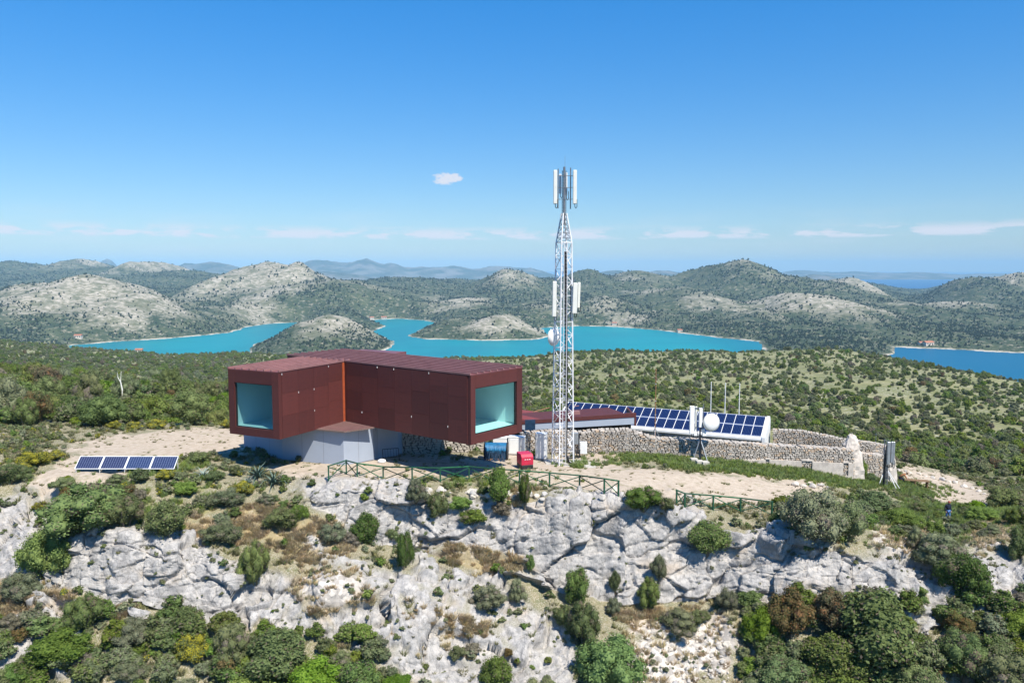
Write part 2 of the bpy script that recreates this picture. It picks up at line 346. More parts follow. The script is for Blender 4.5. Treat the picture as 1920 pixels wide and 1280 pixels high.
# limestone: grey weathered skin, paler fresh breaks, thin dark streaks and lichen specks, ochre seeps
rk = t.mix(t.ramp(nm, 0.3, 0.7), (0.285, 0.275, 0.265), (0.47, 0.44, 0.41))
st = t.noise(t.mapv(p, (2.6, 2.6, 0.25), (0.25, 0.1, 0)), 1.6, 5, 0.6)
rk = t.mix(t.ramp(st, 0.52, 0.68, 0, 0.55), rk, (0.185, 0.18, 0.18))
rk = t.mix(t.ramp(nf, 0.58, 0.72, 0, 0.55), rk, (0.11, 0.105, 0.10)); rk = t.mix(t.ramp(t.noise(p, 0.8, 4, 0.6), 0.52, 0.66, 0, 0.5), rk, (0.19, 0.18, 0.175))
rk = t.mix(t.ramp(nl, 0.56, 0.72, 0, 0.45), rk, (0.46, 0.36, 0.26))
vein = t.vor(t.mapv(p, (1, 1, 0.6), (0.5, 0.3, 0.2)), 1.7, 'DISTANCE_TO_EDGE')
rk = t.mix(t.ramp(t.math('ADD', vein, t.math('MULTIPLY', nf, 0.05)), 0.02, 0.05, 0.6, 0.0), rk, (0.10, 0.095, 0.09))
dt = t.mix(t.ramp(nm, 0.3, 0.75), (0.47, 0.395, 0.315), (0.35, 0.28, 0.21))
dt = t.mix(t.ramp(nf, 0.55, 0.7, 0, 0.6), dt, (0.53, 0.48, 0.41))
dt = t.mix(t.ramp(t.noise(p, 0.9, 5, 0.6), 0.55, 0.7, 0, 0.5), dt, (0.20, 0.19, 0.09))
stn = t.vor(p, 3.4, 'F1', 'Color'); ts = t.mix(t.ramp(t.n('ShaderNodeSeparateColor', None, Color=stn).outputs[0], 0.2, 0.9), (0.34, 0.31, 0.28), (0.58, 0.53, 0.47))
dt = t.mix(B2.outputs[0], dt, ts)
gr = t.mix(t.ramp(nf, 0.3, 0.7), (0.13, 0.17, 0.045), (0.22, 0.235, 0.075))
gr = t.mix(t.ramp(nl, 0.4, 0.65), gr, (0.24, 0.22, 0.10))
so = t.mix(t.ramp(nm, 0.35, 0.7), (0.225, 0.195, 0.115), (0.13, 0.135, 0.062)); so = t.mix(t.ramp(nf, 0.48, 0.62, 0, 0.85), so, (0.44, 0.40, 0.34))
dy = t.mix(t.ramp(nf, 0.3, 0.7), (0.36, 0.28, 0.155), (0.25, 0.205, 0.11)); dy = t.mix(t.ramp(nm, 0.55, 0.7, 0, 0.7), dy, (0.52, 0.44, 0.35))
c = t.mix(ma, so, dy); c = t.mix(mb, c, gr); c = t.mix(mg, c, dt); c = t.mix(mr, c, rk)
h = t.math('ADD', t.math('MULTIPLY', t.noise(p, 7, 8, 0.7), 0.6), t.math('MULTIPLY', t.vor(t.mapv(p, (1, 1, .5), (.4, .2, 0)), 5.0, 'DISTANCE_TO_EDGE'), 0.5))
M['ground'] = t.bsdf(c, 0.95, t.bump(h, 0.8, 0.12), spec=0.15)
tag(link('ground', me, M['ground']), kind='structure')
NPU, NPV = proj(NX2, NY2, NZ2)
def S(u, v):
    """Point on the built summit surface seen near photo pixel (u, v)."""
    j = int(np.clip(np.searchsorted(US, u), 1, NU - 1)); col = NPV[:, j]
    i = int(np.argmin(np.abs(col - v))); return Vector((NX2[i, j], NY2[i, j], NZ2[i, j]))
def near_z(x, y):
    d = (NX2 - x) ** 2 + (NY2 - y) ** 2
    i = np.unravel_index(np.argmin(d), d.shape); return float(NZ2[i])

# ---- hills: one sheet from behind the plateau out to 9 km
MU = [-520, 0, 200, 430, 700, 900, 1050, 1200, 1400, 1600, 1750, 1920, 2100, 2440]
MYs = [72, 90, 110, 140, 180, 230, 350, 500, 700, 900, 1150, 1400, 9500]
MID = [[-5, -2.2, -1.0, -3.5, -9, -23, -38, -47, -57, -66, -100, -125, -190], [-5, -2.2, -1.0, -3.5, -9, -23, -38, -47, -57, -66, -100, -125, -190],
 [-5, -2.6, -1.6, -4.5, -10.5, -25, -39, -49, -61, -75, -120, -168, -190], [-5, -3.0, -2.6, -6, -13, -27, -40, -50, -64, -80, -130, -172, -190],
 [-6, -5, -6, -10, -17, -29, -42, -52, -67, -84, -135, -172, -190], [-6, -5, -7, -13, -19, -26, -39, -49, -63, -84, -135, -172, -190],
 [-7, -6, -8, -15, -20, -24, -35, -44, -56, -80, -132, -172, -190], [-8, -7, -10, -18, -23, -25.5, -35, -43.5, -55, -80, -132, -172, -190],
 [-8, -7, -10, -18, -25, -28, -37, -45, -53.5, -80, -130, -170, -190], [-10, -9, -10, -17, -25, -29.5, -38, -46, -55, -88, -140, -170, -190],
 [-13, -12, -12, -18, -25, -31, -40, -42.5, -66, -110, -150, -170, -190], [-15, -14, -12.8, -18.5, -26, -32, -41, -52, -85, -125, -160, -170, -190],
 [-15, -14, -13.2, -19, -27, -34, -44, -60, -95, -130, -160, -170, -190], [-15, -14, -13.2, -19, -27, -34, -44, -60, -95, -130, -160, -170, -190]]
HU = np.linspace(-500, 2420, 540); HY = np.exp(np.linspace(math.log(76), math.log(9000), 620))
_m = np.stack([np.interp(np.log(HY), np.log(MYs), r) for r in MID]); _m = np.stack([np.interp(HU, MU, _m[:, j]) for j in range(len(HY))])
_m = blur(blur(_m, 9, 0), 14, 1)
HX = (HU[None, :] - 960) / F * HY[:, None]; HYY = np.broadcast_to(HY[:, None], HX.shape)
mid = _m + 0.012 * HYY * fbm(HX / (0.22 * HYY + 20), HYY / (0.3 * HYY + 30), 0 * HX, 4) * sstep(100, 240, HYY) + 0.5 * fbm(HX / 9, HYY / 9, 0 * HX, 3)
def sea_xy(u, v):
    q = G(u, v, SEA); return (q.x, q.y)
WATER = [
 [(120,648),(190,642),(260,638),(340,632),(430,624),(470,612),(500,607),(540,605),(565,604),(578,609),(545,620),(505,634),(470,652),(455,720),(120,740)],
 [(688,600),(740,597),(800,600),(818,606),(780,622),(768,630),(790,635),(850,637),(930,638),(1000,636),(1032,630),(1012,615),(1080,611),(1150,612),(1230,618),(1300,627),(1360,634),(1425,641),(1470,740),(600,740),(640,700),(705,664),(738,650),(741,641),(716,631),(690,625),(722,611),(700,605)],
 [(1675,651),(1740,653),(1830,657),(1920,662),(2100,672),(2500,690),(2500,900),(1500,900),(1600,720)]]
def seg_sd(px, py, poly):
    d = np.full(px.shape, 1e9); inside = np.zeros(px.shape, bool); n = len(poly)
    for i in range(n):
        (x0, y0), (x1, y1) = poly[i], poly[(i + 1) % n]; ex, ey = x1 - x0, y1 - y0
        tt = np.clip(((px - x0) * ex + (py - y0) * ey) / (ex * ex + ey * ey + 1e-9), 0, 1)
        d = np.minimum(d, np.hypot(px - x0 - tt * ex, py - y0 - tt * ey))
        inside ^= ((y0 > py) != (y1 > py)) & (px < ex * (py - y0) / (y1 - y0 + 1e-12) + x0)
    return np.where(inside, -d, d)
_far = HY > 1000; fx, fy = HX[_far], HYY[_far]
wx = fx + 18 * fbm(fx / 120, fy / 160, 0 * fx, 3); wy = fy + 30 * fbm(fx / 120 + 9, fy / 160, 0 * fx, 3)
sd = np.full(fx.shape, 1e9)
for poly in WATER: sd = np.minimum(sd, seg_sd(wx, wy, [sea_xy(*q) for q in poly]))
HILLS = [(165,514,2350,118,260,1.0),(60,542,2420,70,220,.7),(250,560,2200,60,180,.9),(500,489,3300,70,300,.9),(560,494,3250,40,220,.9),(430,522,3200,60,250,.6),(620,532,3000,90,300,.2),
 (150,486,5200,45,450,.5),(285,488,4800,38,400,.8),(20,491,5200,70,500,.2),(340,510,4500,70,400,.2),(-120,488,5000,110,500,.2),(215,503,5000,80,500,.1),
 (960,504,3700,40,300,.6),(1105,509,3800,38,300,.3),(1200,504,3800,55,300,.5),(1290,522,3700,50,300,.3),(1395,491,3500,66,350,.4),(1330,507,3600,50,300,.3),(1470,517,3500,55,300,.4),
 (1600,516,3500,38,250,.8),(1555,532,3300,60,250,.4),(1830,518,3300,50,300,.4),(1920,514,3300,45,300,.7),(2060,516,3400,90,400,.4),
 (1520,554,2500,72,220,1.0),(1430,585,2350,60,180,.6),(1600,590,2300,80,180,.3),(700,528,4200,110,500,.1),(800,524,4300,80,500,.1),(880,530,4000,60,400,.1),(1040,525,4000,60,400,.2),
 (625,594,1850,74,150,.7),(690,618,1850,40,90,.6),(545,622,1800,40,90,.6),(935,592,2130,50,120,.9),(855,600,2180,46,90,.5),(985,608,2100,30,80,.8),(1060,570,2800,80,250,.4),(760,575,3000,110,250,.15),(1250,575,2700,90,220,.2),(1750,600,2600,120,300,.1),(1900,585,2700,100,300,.2),(350,575,2900,90,250,.4),(1130,560,2750,45,180,.6),(1190,590,2500,60,160,.4),(1330,560,2700,60,200,.5),(1010,575,2600,40,150,.6),(700,560,3100,60,220,.5),(800,556,3200,50,220,.4),(870,566,2900,50,200,.6),(560,545,2900,60,220,.5),(470,560,2750,60,200,.7),(1650,560,2800,60,220,.4),(1720,575,2600,60,220,.3),(1800,565,2700,60,220,.5),(1870,595,2300,70,200,.2),(1250,540,3100,60,250,.5),(1090,545,3200,50,250,.5)]
base = SEA + 9 + 78 * sstep(2000, 4300, fy) - 150 * sstep(5600, 7500, fy)
fu = fx / fy * F + 960
base = base - 60 * np.exp(-((fu - 1712) / 75) ** 2) * sstep(2600, 3600, fy)
acc = np.zeros(fx.shape); rocky = np.zeros(fx.shape)
dwx = fx + 70 * fbm(fx / 260, fy / 260, 0 * fx + 5, 3); dwy = fy + 70 * fbm(fx / 260 + 40, fy / 260, 0 * fx, 3)
for (hu, hv, hy, wu, wy_, rk_) in HILLS:
    z = CZ - (hv - 505) / F * hy; cx = (hu - 960) / F * hy; b0 = SEA + 9 + 78 * float(sstep(2000, 4300, hy))
    r2 = ((dwx - cx) / (wu * hy / F)) ** 2 + ((dwy - hy) / wy_) ** 2
    g = np.exp(-0.5 * r2) ; g = 0.8 * g + 0.2 * np.exp(-np.sqrt(r2 + .02) * 1.1)
    acc += np.maximum((z - b0) * g, 0) ** 4; rocky = np.maximum(rocky, rk_ * np.exp(-0.34 * r2))
hh = base + acc ** 0.25 + 30 * sstep(1900, 2800, fy) * (1 - sstep(5000, 6000, fy)) * fbm(fx / 420 + 7, fy / 420, 0 * fx, 3) + (9 + 10 * sstep(1800, 3500, fy)) * fbm(fx / 190, fy / 190, 0 * fx, 5) + 5 * fbm(fx / 60, fy / 60, 0 * fx + 2, 3, True)
sh = sstep(-10, 105, sd)
land = SEA + 1.2 + np.minimum(sd, 60) * 0.05 + np.maximum(hh - SEA - 2, 1.0) * (0.15 * sstep(0, 60, sd) + 0.85 * sh)
land = np.where(hh < SEA + 2, np.minimum(land, hh), land)
farz = np.where(sd > 0, land, np.maximum(SEA - 0.06 * -sd - 1.0, SEA - 14))
farz = np.where(fy < 1250, -400, farz)
Zs = mid.copy(); Zs[_far] = np.maximum(mid[_far], farz)
RK = np.zeros(HX.shape); RK[_far] = rocky; isfar = np.zeros(HX.shape); isfar[_far] = (farz > mid[_far]) * 1.0
me = grid_mesh('hills', HX, HYY, Zs)
hcol = np.stack([RK, isfar, sstep(430, 950, np.broadcast_to(HU[None, :], HX.shape)), np.ones(HX.shape)], -1)
vcol(me, 'mask', hcol.reshape(-1, 4))
t = NT('hillside'); p = t.pos(); sx = t.n('ShaderNodeSeparateColor', None, Color=t.attr('mask').outputs['Color'])
rkf, far_, right_ = sx.outputs
sepz = t.n('ShaderNodeSeparateXYZ', None, Vector=p).outputs[2]
g1, g2, g3 = t.noise(p, 0.030, 6, 0.6), t.noise(p, 0.16, 6, 0.65), t.noise(p, 0.75, 5, 0.7)
midc = t.mix(t.ramp(g1, 0.35, 0.65), (0.165, 0.175, 0.075), (0.24, 0.23, 0.115)); midc = t.mix(t.ramp(g2, 0.48, 0.66, 0, 0.8), midc, (0.105, 0.118, 0.048))
stonef = t.math('MULTIPLY', t.ramp(g3, 0.50, 0.60), t.ramp(t.noise(p, 0.055, 4, 0.6), 0.42, 0.62, 0.15, 1.0))
midc = t.mix(t.math('MULTIPLY', stonef, 0.8), midc, (0.42, 0.39, 0.33))
k1, k2, k3 = t.noise(p, 0.0045, 6, 0.62), t.noise(p, 0.02, 6, 0.65), t.noise(t.mapv(p, (1, 1, 3.0)), 0.07, 5, 0.7)
veg = t.mix(t.ramp(k2, 0.35, 0.7), (0.032, 0.048, 0.022), (0.072, 0.085, 0.040)); veg = t.mix(t.ramp(k3, 0.53, 0.66, 0, 0.85), veg, (0.30, 0.265, 0.20))
roc = t.mix(t.ramp(k3, 0.35, 0.65), (0.15, 0.14, 0.085), (0.42, 0.375, 0.31)); roc = t.mix(t.ramp(k2, 0.46, 0.62, 0, 0.75), roc, (0.085, 0.095, 0.048))
rf = t.ramp(t.math('ADD', t.math('MULTIPLY', rkf, 1.0), t.math('ADD', t.math('MULTIPLY', t.math('SUBTRACT', k1, 0.5), 1.3), t.math('MULTIPLY', t.math('SUBTRACT', k2, 0.5), 0.9))), 0.30, 0.64)
farc = t.mix(rf, veg, roc)
c = t.mix(far_, midc, farc)
c = t.mix(t.math('MULTIPLY', t.math('MULTIPLY', far_, t.ramp(k2, 0.40, 0.58, 0.1, 1.0)), t.ramp(sepz, SEA + 1.5, SEA + 2.2, 1.0, 0.0)), c, (0.46, 0.41, 0.33))
c = t.mix(t.ramp(sepz, SEA - 4, SEA + 0.3, 1.0, 0.0), c, (0.40, 0.42, 0.33))
M['hills'] = t.bsdf(c, 0.95, t.bump(t.math('ADD', g3, t.math('MULTIPLY', g2, 3.0)), 0.5, 0.6), spec=0.1)
tag(link('hills', me, M['hills']), kind='structure')
_lnY0, _dlnY = math.log(HY[0]), math.log(HY[1]) - math.log(HY[0])
def hill_z(x, y):
    """Height of the hill sheet at arrays x, y."""
    x, y = np.asarray(x, float), np.asarray(y, float)
    r = np.clip((np.log(y) - _lnY0) / _dlnY, 0, len(HY) - 1.001); c = np.clip((x / y * F + 960 - HU[0]) / (HU[1] - HU[0]), 0, len(HU) - 1.001)
    i, j = r.astype(int), c.astype(int); a, b = r - i, c - j
    return (Zs[i, j] * (1 - a) + Zs[i + 1, j] * a) * (1 - b) + (Zs[i, j + 1] * (1 - a) + Zs[i + 1, j + 1] * a) * b
def hill_hit(u, v, y0=100.0, y1=8000.0):
    ys = np.exp(np.linspace(math.log(y0), math.log(y1), 1500)); a = (u - 960) / F; b = (640 - v) / F
    tt = ys / (math.cos(PIT) + b * math.sin(PIT)); z = CZ + tt * (-math.sin(PIT) + b * math.cos(PIT)); hz = hill_z(a * tt, ys)
    k = np.argmax(hz > z); return Vector((a * tt[k], ys[k], hz[k]))

# ---- open water, one level sheet out to the horizon
me = bpy.data.meshes.new('water')
rr_ = [700, 1500, 3000, 6000, 12000, 25000, 60000]; th = np.linspace(-1.15, 1.15, 25)
X = np.array([[r * math.sin(a) for a in th] for r in rr_]); Yw = np.array([[r * math.cos(a) for a in th] for r in rr_])
me = grid_mesh('water', X, Yw, X * 0 + SEA)
t = NT('sea_water'); p = t.pos(); py = t.n('ShaderNodeSeparateXYZ', None, Vector=p).outputs[1]; px = t.n('ShaderNodeSeparateXYZ', None, Vector=p).outputs[0]
deep = t.ramp(py, 2600, 6000); n = t.noise(t.mapv(p, (1, 0.35, 1)), 0.004, 4)
c = t.mix(t.ramp(n, 0.35, 0.65), (0.0, 0.165, 0.205), (0.0, 0.215, 0.245)); c = t.mix(t.ramp(px, 350, 800), c, (0.0, 0.095, 0.185)); c = t.mix(deep, c, (0.0, 0.07, 0.20))
c = t.mix(t.ramp(t.noise(t.mapv(p, (0.25, 1.0, 1), (0, 0, 0.35)), 0.012, 5, 0.65), 0.45, 0.7, 0, 0.22), c, (0.0, 0.09, 0.15))
rip = t.math('ADD', t.noise(t.mapv(p, (1, .6, 1)), 0.25, 5, 0.6), t.noise(p, 0.03, 3))
M['water'] = t.bsdf(c, 0.35, t.bump(rip, 0.25, 1.0), spec=0.05)
tag(link('water', me, M['water']), kind='structure')

# ---- islands far out across the channel
ISL = [('island_chain', 600, 1010, 13000, [(585,492,30),(620,495,30),(665,498,40),(690,494,30),(735,498,25),(790,503,50),(850,502,40),(930,501,45),(990,505,40)], 2200),
       ('low_island', 320, 470, 11500, [(350,499,30),(400,496,40),(440,501,30)], 1500), ('low_island', 1060, 1330, 11000, [(1090,512,30),(1150,508,40),(1240,507,40),(1300,510,25)], 1500),
       ('low_island', 1480, 2050, 15500, [(1500,508,50),(1600,510,70),(1720,511,70),(1850,513,60),(1950,512,60),(2050,512,60)], 2200),
       ('low_island', 160, 260, 12500, [(205,490,22)], 1200), ('low_island', 1480, 1600, 9800, [(1530,515,40)], 900), ('low_island', 560, 720, 9500, [(600,512,40),(650,514,50)], 900)]
t = NT('far_island'); p = t.pos(); k = t.noise(p, 0.0025, 7, 0.65)
M['island'] = t.bsdf(t.mix(t.ramp(k, 0.42, 0.62), (0.04, 0.055, 0.035), (0.16, 0.15, 0.13)), 0.95, t.bump(k, 0.7, 60.0), spec=0.1)
for (nm_, u0, u1, Y0, pk, dep) in ISL:
    uu, dd = np.meshgrid(np.linspace(u0 - 90, u1 + 90, 170), np.linspace(-dep, dep, 40)); yy = Y0 + dd; xx = (uu - 960) / F * yy
    z = np.zeros(uu.shape)
    for (pu, pv, wu) in pk: z += ((CZ - (pv - 505) / F * Y0 - SEA) * np.exp(-0.5 * ((uu - pu) / wu) ** 2 - 0.5 * (dd / (dep * .36)) ** 2)) ** 3
    z = z ** (1 / 3) * (1 + 0.22 * fbm(xx / 600, yy / 600, 0 * xx + Y0, 4, True)) + SEA - 8
    tag(link(nm_, grid_mesh(nm_, xx, yy, z), M['island']), kind='structure')

# ---- the air between: one closed box of thin haze
hb = MB().box((0, 14000, (SEA - 15 - 16 + 330) / 2), (44000, 36000, 330 - (SEA - 15 - 16)))
t = NT('haze'); v = t.n('ShaderNodeVolumePrincipled', None, Color=(0.43, 0.75, 1.0, 1), Density=HAZE, Anisotropy=-0.2)
t.t.links.new(v.outputs[0], t.out.inputs['Volume']); hz = hb.build('haze', t.m); tag(hz, kind='stuff')
# ================================================================ materials for built things
t = NT('weathering_steel'); v = t.obj(); oi = t.n('ShaderNodeObjectInfo').outputs['Random']
n1_ = t.noise(t.mapv(v, (1, 1, 6)), 1.3, 6, 0.65); n2_ = t.noise(t.mapv(v, (6, 6, 0.5)), 1.4, 5, 0.6)
c = t.mix(t.ramp(oi, 0, 1), (0.076, 0.020, 0.018), (0.105, 0.027, 0.023)); c = t.mix(t.ramp(n1_, 0.45, 0.75, 0, 0.55), c, (0.052, 0.016, 0.016)); c = t.mix(t.ramp(n2_, 0.55, 0.75, 0, 0.4), c, (0.15, 0.040, 0.026))
M['corten'] = t.bsdf(c, 0.62, t.bump(t.noise(v, 22, 4), 0.15, 0.01), spec=0.35)
t = NT('weathering_steel_roof'); v = t.obj(); n1_ = t.noise(v, 0.7, 6, 0.65)
M['roofsteel'] = t.bsdf(t.mix(t.ramp(n1_, 0.35, 0.7), (0.19, 0.066, 0.066), (0.135, 0.048, 0.05)), 0.45, t.bump(t.noise(v, 9, 4), 0.1, 0.01), spec=0.5)
M['rib'] = simple('roof_seam_steel', (0.30, 0.145, 0.135), 0.5, 0, 0.4, 0.2, 1.0)
M['red_deck'] = simple('red_roof_sheet', (0.22, 0.04, 0.028), 0.6, 0, 0.3, 0.2, 1.0)
M['porch'] = simple('brown_corrugated_sheet', (0.17, 0.115, 0.10), 0.6, 0, 0.3, 0.15, 2.0)
M['orange_steel'] = simple('lit_tone_steel', (0.40, 0.085, 0.03), 0.6, 0, 0.3, 0.2, 2.0)  # brighter orange: light on the corner strip put into its colour
M['plaster'] = simple('grey_plaster', (0.33, 0.37, 0.44), 0.85, 0, 0.2, 0.05, 0.6)
M['darkplinth'] = simple('dark_plinth', (0.20, 0.20, 0.22), 0.85, 0, 0.2, 0.1, 1.0)
M['white'] = simple('white_paint', (0.78, 0.78, 0.77), 0.45, 0, 0.4, 0.06, 1.2)
M['offwhite'] = simple('cream_radome', (0.74, 0.73, 0.66), 0.5, 0, 0.4, 0.06, 1.2)
M['mast'] = simple('white_mast_paint', (0.80, 0.79, 0.79), 0.5, 0, 0.4, 0.14, 2.2)
M['galv'] = simple('galvanised_steel', (0.42, 0.44, 0.46), 0.45, 0.6, 0.5, 0.15, 3.0)
M['greysteel'] = simple('grey_steel', (0.20, 0.215, 0.235), 0.5, 0.4, 0.5, 0.15, 3.0)
M['black'] = simple('black_rubber', (0.018, 0.018, 0.02), 0.5, 0, 0.4, 0.1, 4.0)
M['darkrecess'] = simple('dark_glazing', (0.012, 0.014, 0.016), 0.25, 0, 0.5, 0.1, 1.0)
M['concrete'] = simple('concrete', (0.48, 0.45, 0.40), 0.9, 0, 0.2, 0.15, 1.6)
M['inner'] = simple('white_interior', (0.80, 0.84, 0.84), 0.8, 0, 0.2, 0.03, 0.8)
M['innerfloor'] = simple('pale_floor', (0.72, 0.78, 0.78), 0.6, 0, 0.3, 0.04, 0.8)
M['greenpaint'] = simple('green_fence_paint', (0.018, 0.085, 0.045), 0.55, 0, 0.3, 0.25, 4.0)
M['greenbright'] = simple('worn_green_paint', (0.022, 0.13, 0.055), 0.55, 0, 0.3, 0.25, 4.0)
M['red'] = simple('red_enamel', (0.50, 0.018, 0.055), 0.4, 0, 0.5, 0.12, 2.0)
M['rust'] = simple('rusty_pole', (0.36, 0.20, 0.10), 0.7, 0.1, 0.3, 0.3, 3.0)
M['blue'] = simple('blue_hose', (0.02, 0.16, 0.34), 0.45, 0, 0.5, 0.3, 2.5)
M['darkblue'] = simple('navy_hose', (0.015, 0.045, 0.095), 0.45, 0, 0.5, 0.3, 2.5)
M['wood'] = simple('weathered_wood', (0.24, 0.155, 0.085), 0.8, 0, 0.2, 0.3, 5.0)
M['orange'] = simple('orange_pallet', (0.60, 0.27, 0.07), 0.8, 0, 0.2, 0.2, 3.0)
t = NT('tinted_glass'); lw = t.n('ShaderNodeLayerWeight', None, Blend=0.10).outputs['Fresnel']
tr = t.n('ShaderNodeBsdfTransparent', None, Color=(0.80, 0.955, 0.95, 1)); gl = t.n('ShaderNodeBsdfGlossy', None, Color=(0.9, 1, 1, 1), Roughness=0.03)
mx = t.n('ShaderNodeMixShader', None, i0=t.math('MULTIPLY', lw, 0.6), i1=tr.outputs[0], i2=gl.outputs[0]); t.t.links.new(mx.outputs[0], t.out.inputs['Surface']); M['glass'] = t.m
def cell_mat(name, nx, ny, line, dark, bluer, wl=0.035):
    """Photovoltaic glass: cells parted by thin pale lines, in the panel's own plane (object x, y)."""
    t = NT(name); uv = t.n('ShaderNodeTexCoord').outputs['Generated']; s = t.n('ShaderNodeSeparateXYZ', None, Vector=uv)
    def ln(x, k, w):
        f = t.math('FRACT', t.math('MULTIPLY', x, float(k))); return t.math('GREATER_THAN', t.math('ABSOLUTE', t.math('SUBTRACT', f, 0.5)), 0.5 - w)
    m = t.math('MAXIMUM', ln(s.outputs[0], nx, wl), ln(s.outputs[1], ny, wl))
    oi = t.n('ShaderNodeObjectInfo').outputs['Random']; c = t.mix(t.math('ADD', t.math('MULTIPLY', oi, 0.6), t.math('MULTIPLY', t.noise(uv, 5, 3), 0.4)), dark, bluer)  # cell tone varies at random from panel to panel
    return t.bsdf(t.mix(m, c, line), 0.22, None, 0, 0.3)
M['pv_roof'] = cell_mat('pv_cells_roof', 6, 1, (0.035, 0.06, 0.15), (0.004, 0.010, 0.045), (0.006, 0.016, 0.065), 0.08)
M['pv'] = cell_mat('pv_cells_field', 10, 6, (0.20, 0.23, 0.34), (0.008, 0.010, 0.045), (0.006, 0.026, 0.09), 0.05)
M['alu'] = simple('aluminium_frame', (0.66, 0.67, 0.68), 0.4, 0.3, 0.5, 0.05, 3.0)
t = NT('dry_stone'); v = t.obj(); isl = t.n('ShaderNodeNewGeometry').outputs['Random Per Island']
c = t.mix(t.ramp(isl, 0, 1, smooth=False), (0.33, 0.295, 0.255), (0.52, 0.47, 0.415)); c = t.mix(t.ramp(t.math('FRACT', t.math('MULTIPLY', isl, 7.3)), 0.78, 0.9, 0, 0.7), c, (0.52, 0.37, 0.24))
c = t.mix(t.ramp(t.noise(v, 6, 5, 0.7), 0.5, 0.72, 0, 0.6), c, (0.24, 0.225, 0.20)); M['stone'] = t.bsdf(c, 0.95, t.bump(t.noise(v, 9, 6, 0.7), 0.6, 0.05), spec=0.15)
M['mortar'] = simple('earth_core', (0.13, 0.11, 0.09), 0.95, 0, 0.1, 0.25, 3.0)
M['niche'] = simple('niche_shade', (0.05, 0.042, 0.035), 0.95, 0, 0.1, 0.25, 3.0)  # near-black colour stands for the shade inside the embrasures
M['render'] = simple('old_lime_render', (0.56, 0.50, 0.44), 0.95, 0, 0.1, 0.22, 1.3)
t = NT('boulder'); v = t.obj(); n_ = t.noise(v, 2.2, 6, 0.65); oi = t.n('ShaderNodeObjectInfo').outputs['Random']
c = t.mix(t.ramp(oi, 0, 1, smooth=False), (0.40, 0.385, 0.37), (0.62, 0.55, 0.46)); c = t.mix(t.ramp(n_, 0.5, 0.7, 0, 0.6), c, (0.26, 0.25, 0.235))
M['boulder'] = t.bsdf(c, 0.95, t.bump(t.noise(v, 7, 6, 0.7), 0.7, 0.06), spec=0.15)

def root_at(name, label, cat, loc, group=None): return thing(name, label, cat, loc, 0, group)
def sub(mb, name, mat, root, **k):
    """Part built in world coordinates under a root that only translates."""
    o = mb.build(name, mat, root, **k); p = root
    off = Vector(root.location)
    while p.parent is not None: p = p.parent; off += Vector(p.location)
    o.location = -off; return o
def subsub(mb, name, mat, part, **k):
    o = mb.build(name, mat, part, **k); return o
def basis(ax):
    ax = Vector((ax[0], ax[1], 0)).normalized(); pe = Vector((-ax.y, ax.x, 0)); return Matrix(((ax.x, pe.x, 0), (ax.y, pe.y, 0), (0, 0, 1)))

# ================================================================ the cantilevered lookout
ZT = 8.4
I_ = G(645, 677, ZT); Ar = G(522, 697, ZT); Al = G(428, 690, ZT); Bn = G(882, 703, ZT); Bf = G(978, 688, ZT)
ZB = P(882, 834, Bn.y).z
ax_a = (Ar - I_).normalized(); ax_b = (Bn - I_).normalized(); LA, LB = (Ar - I_).length, (Bn - I_).length
WA, WB = (Al - Ar).length, (Bf - Bn).length
pa = Vector((ax_a.y, -ax_a.x, 0)); pa = pa if pa.dot(Al - Ar) > 0 else -pa
pb = Vector((ax_b.y, -ax_b.x, 0)); pb = pb if pb.dot(Bf - Bn) > 0 else -pb
look = root_at('lookout_building', 'rust-red steel lookout with two cantilevered glazed boxes on a grey base', 'building', (I_.x, I_.y, 0.0))
def obox(mb, O, ax, pe, s0, s1, w0, w1, z0, z1):
    """Box spanning s along ax, w along pe, z, from the origin corner O."""
    pts = [Vector((O.x, O.y, 0)) + ax * s + pe * w + Vector((0, 0, z)) for z in (z0, z1) for w in (w0, w1) for s in (s0, s1)]
    return mb.add(pts, [(0, 2, 3, 1), (4, 5, 7, 6), (0, 1, 5, 4), (2, 6, 7, 3), (0, 4, 6, 2), (1, 3, 7, 5)])
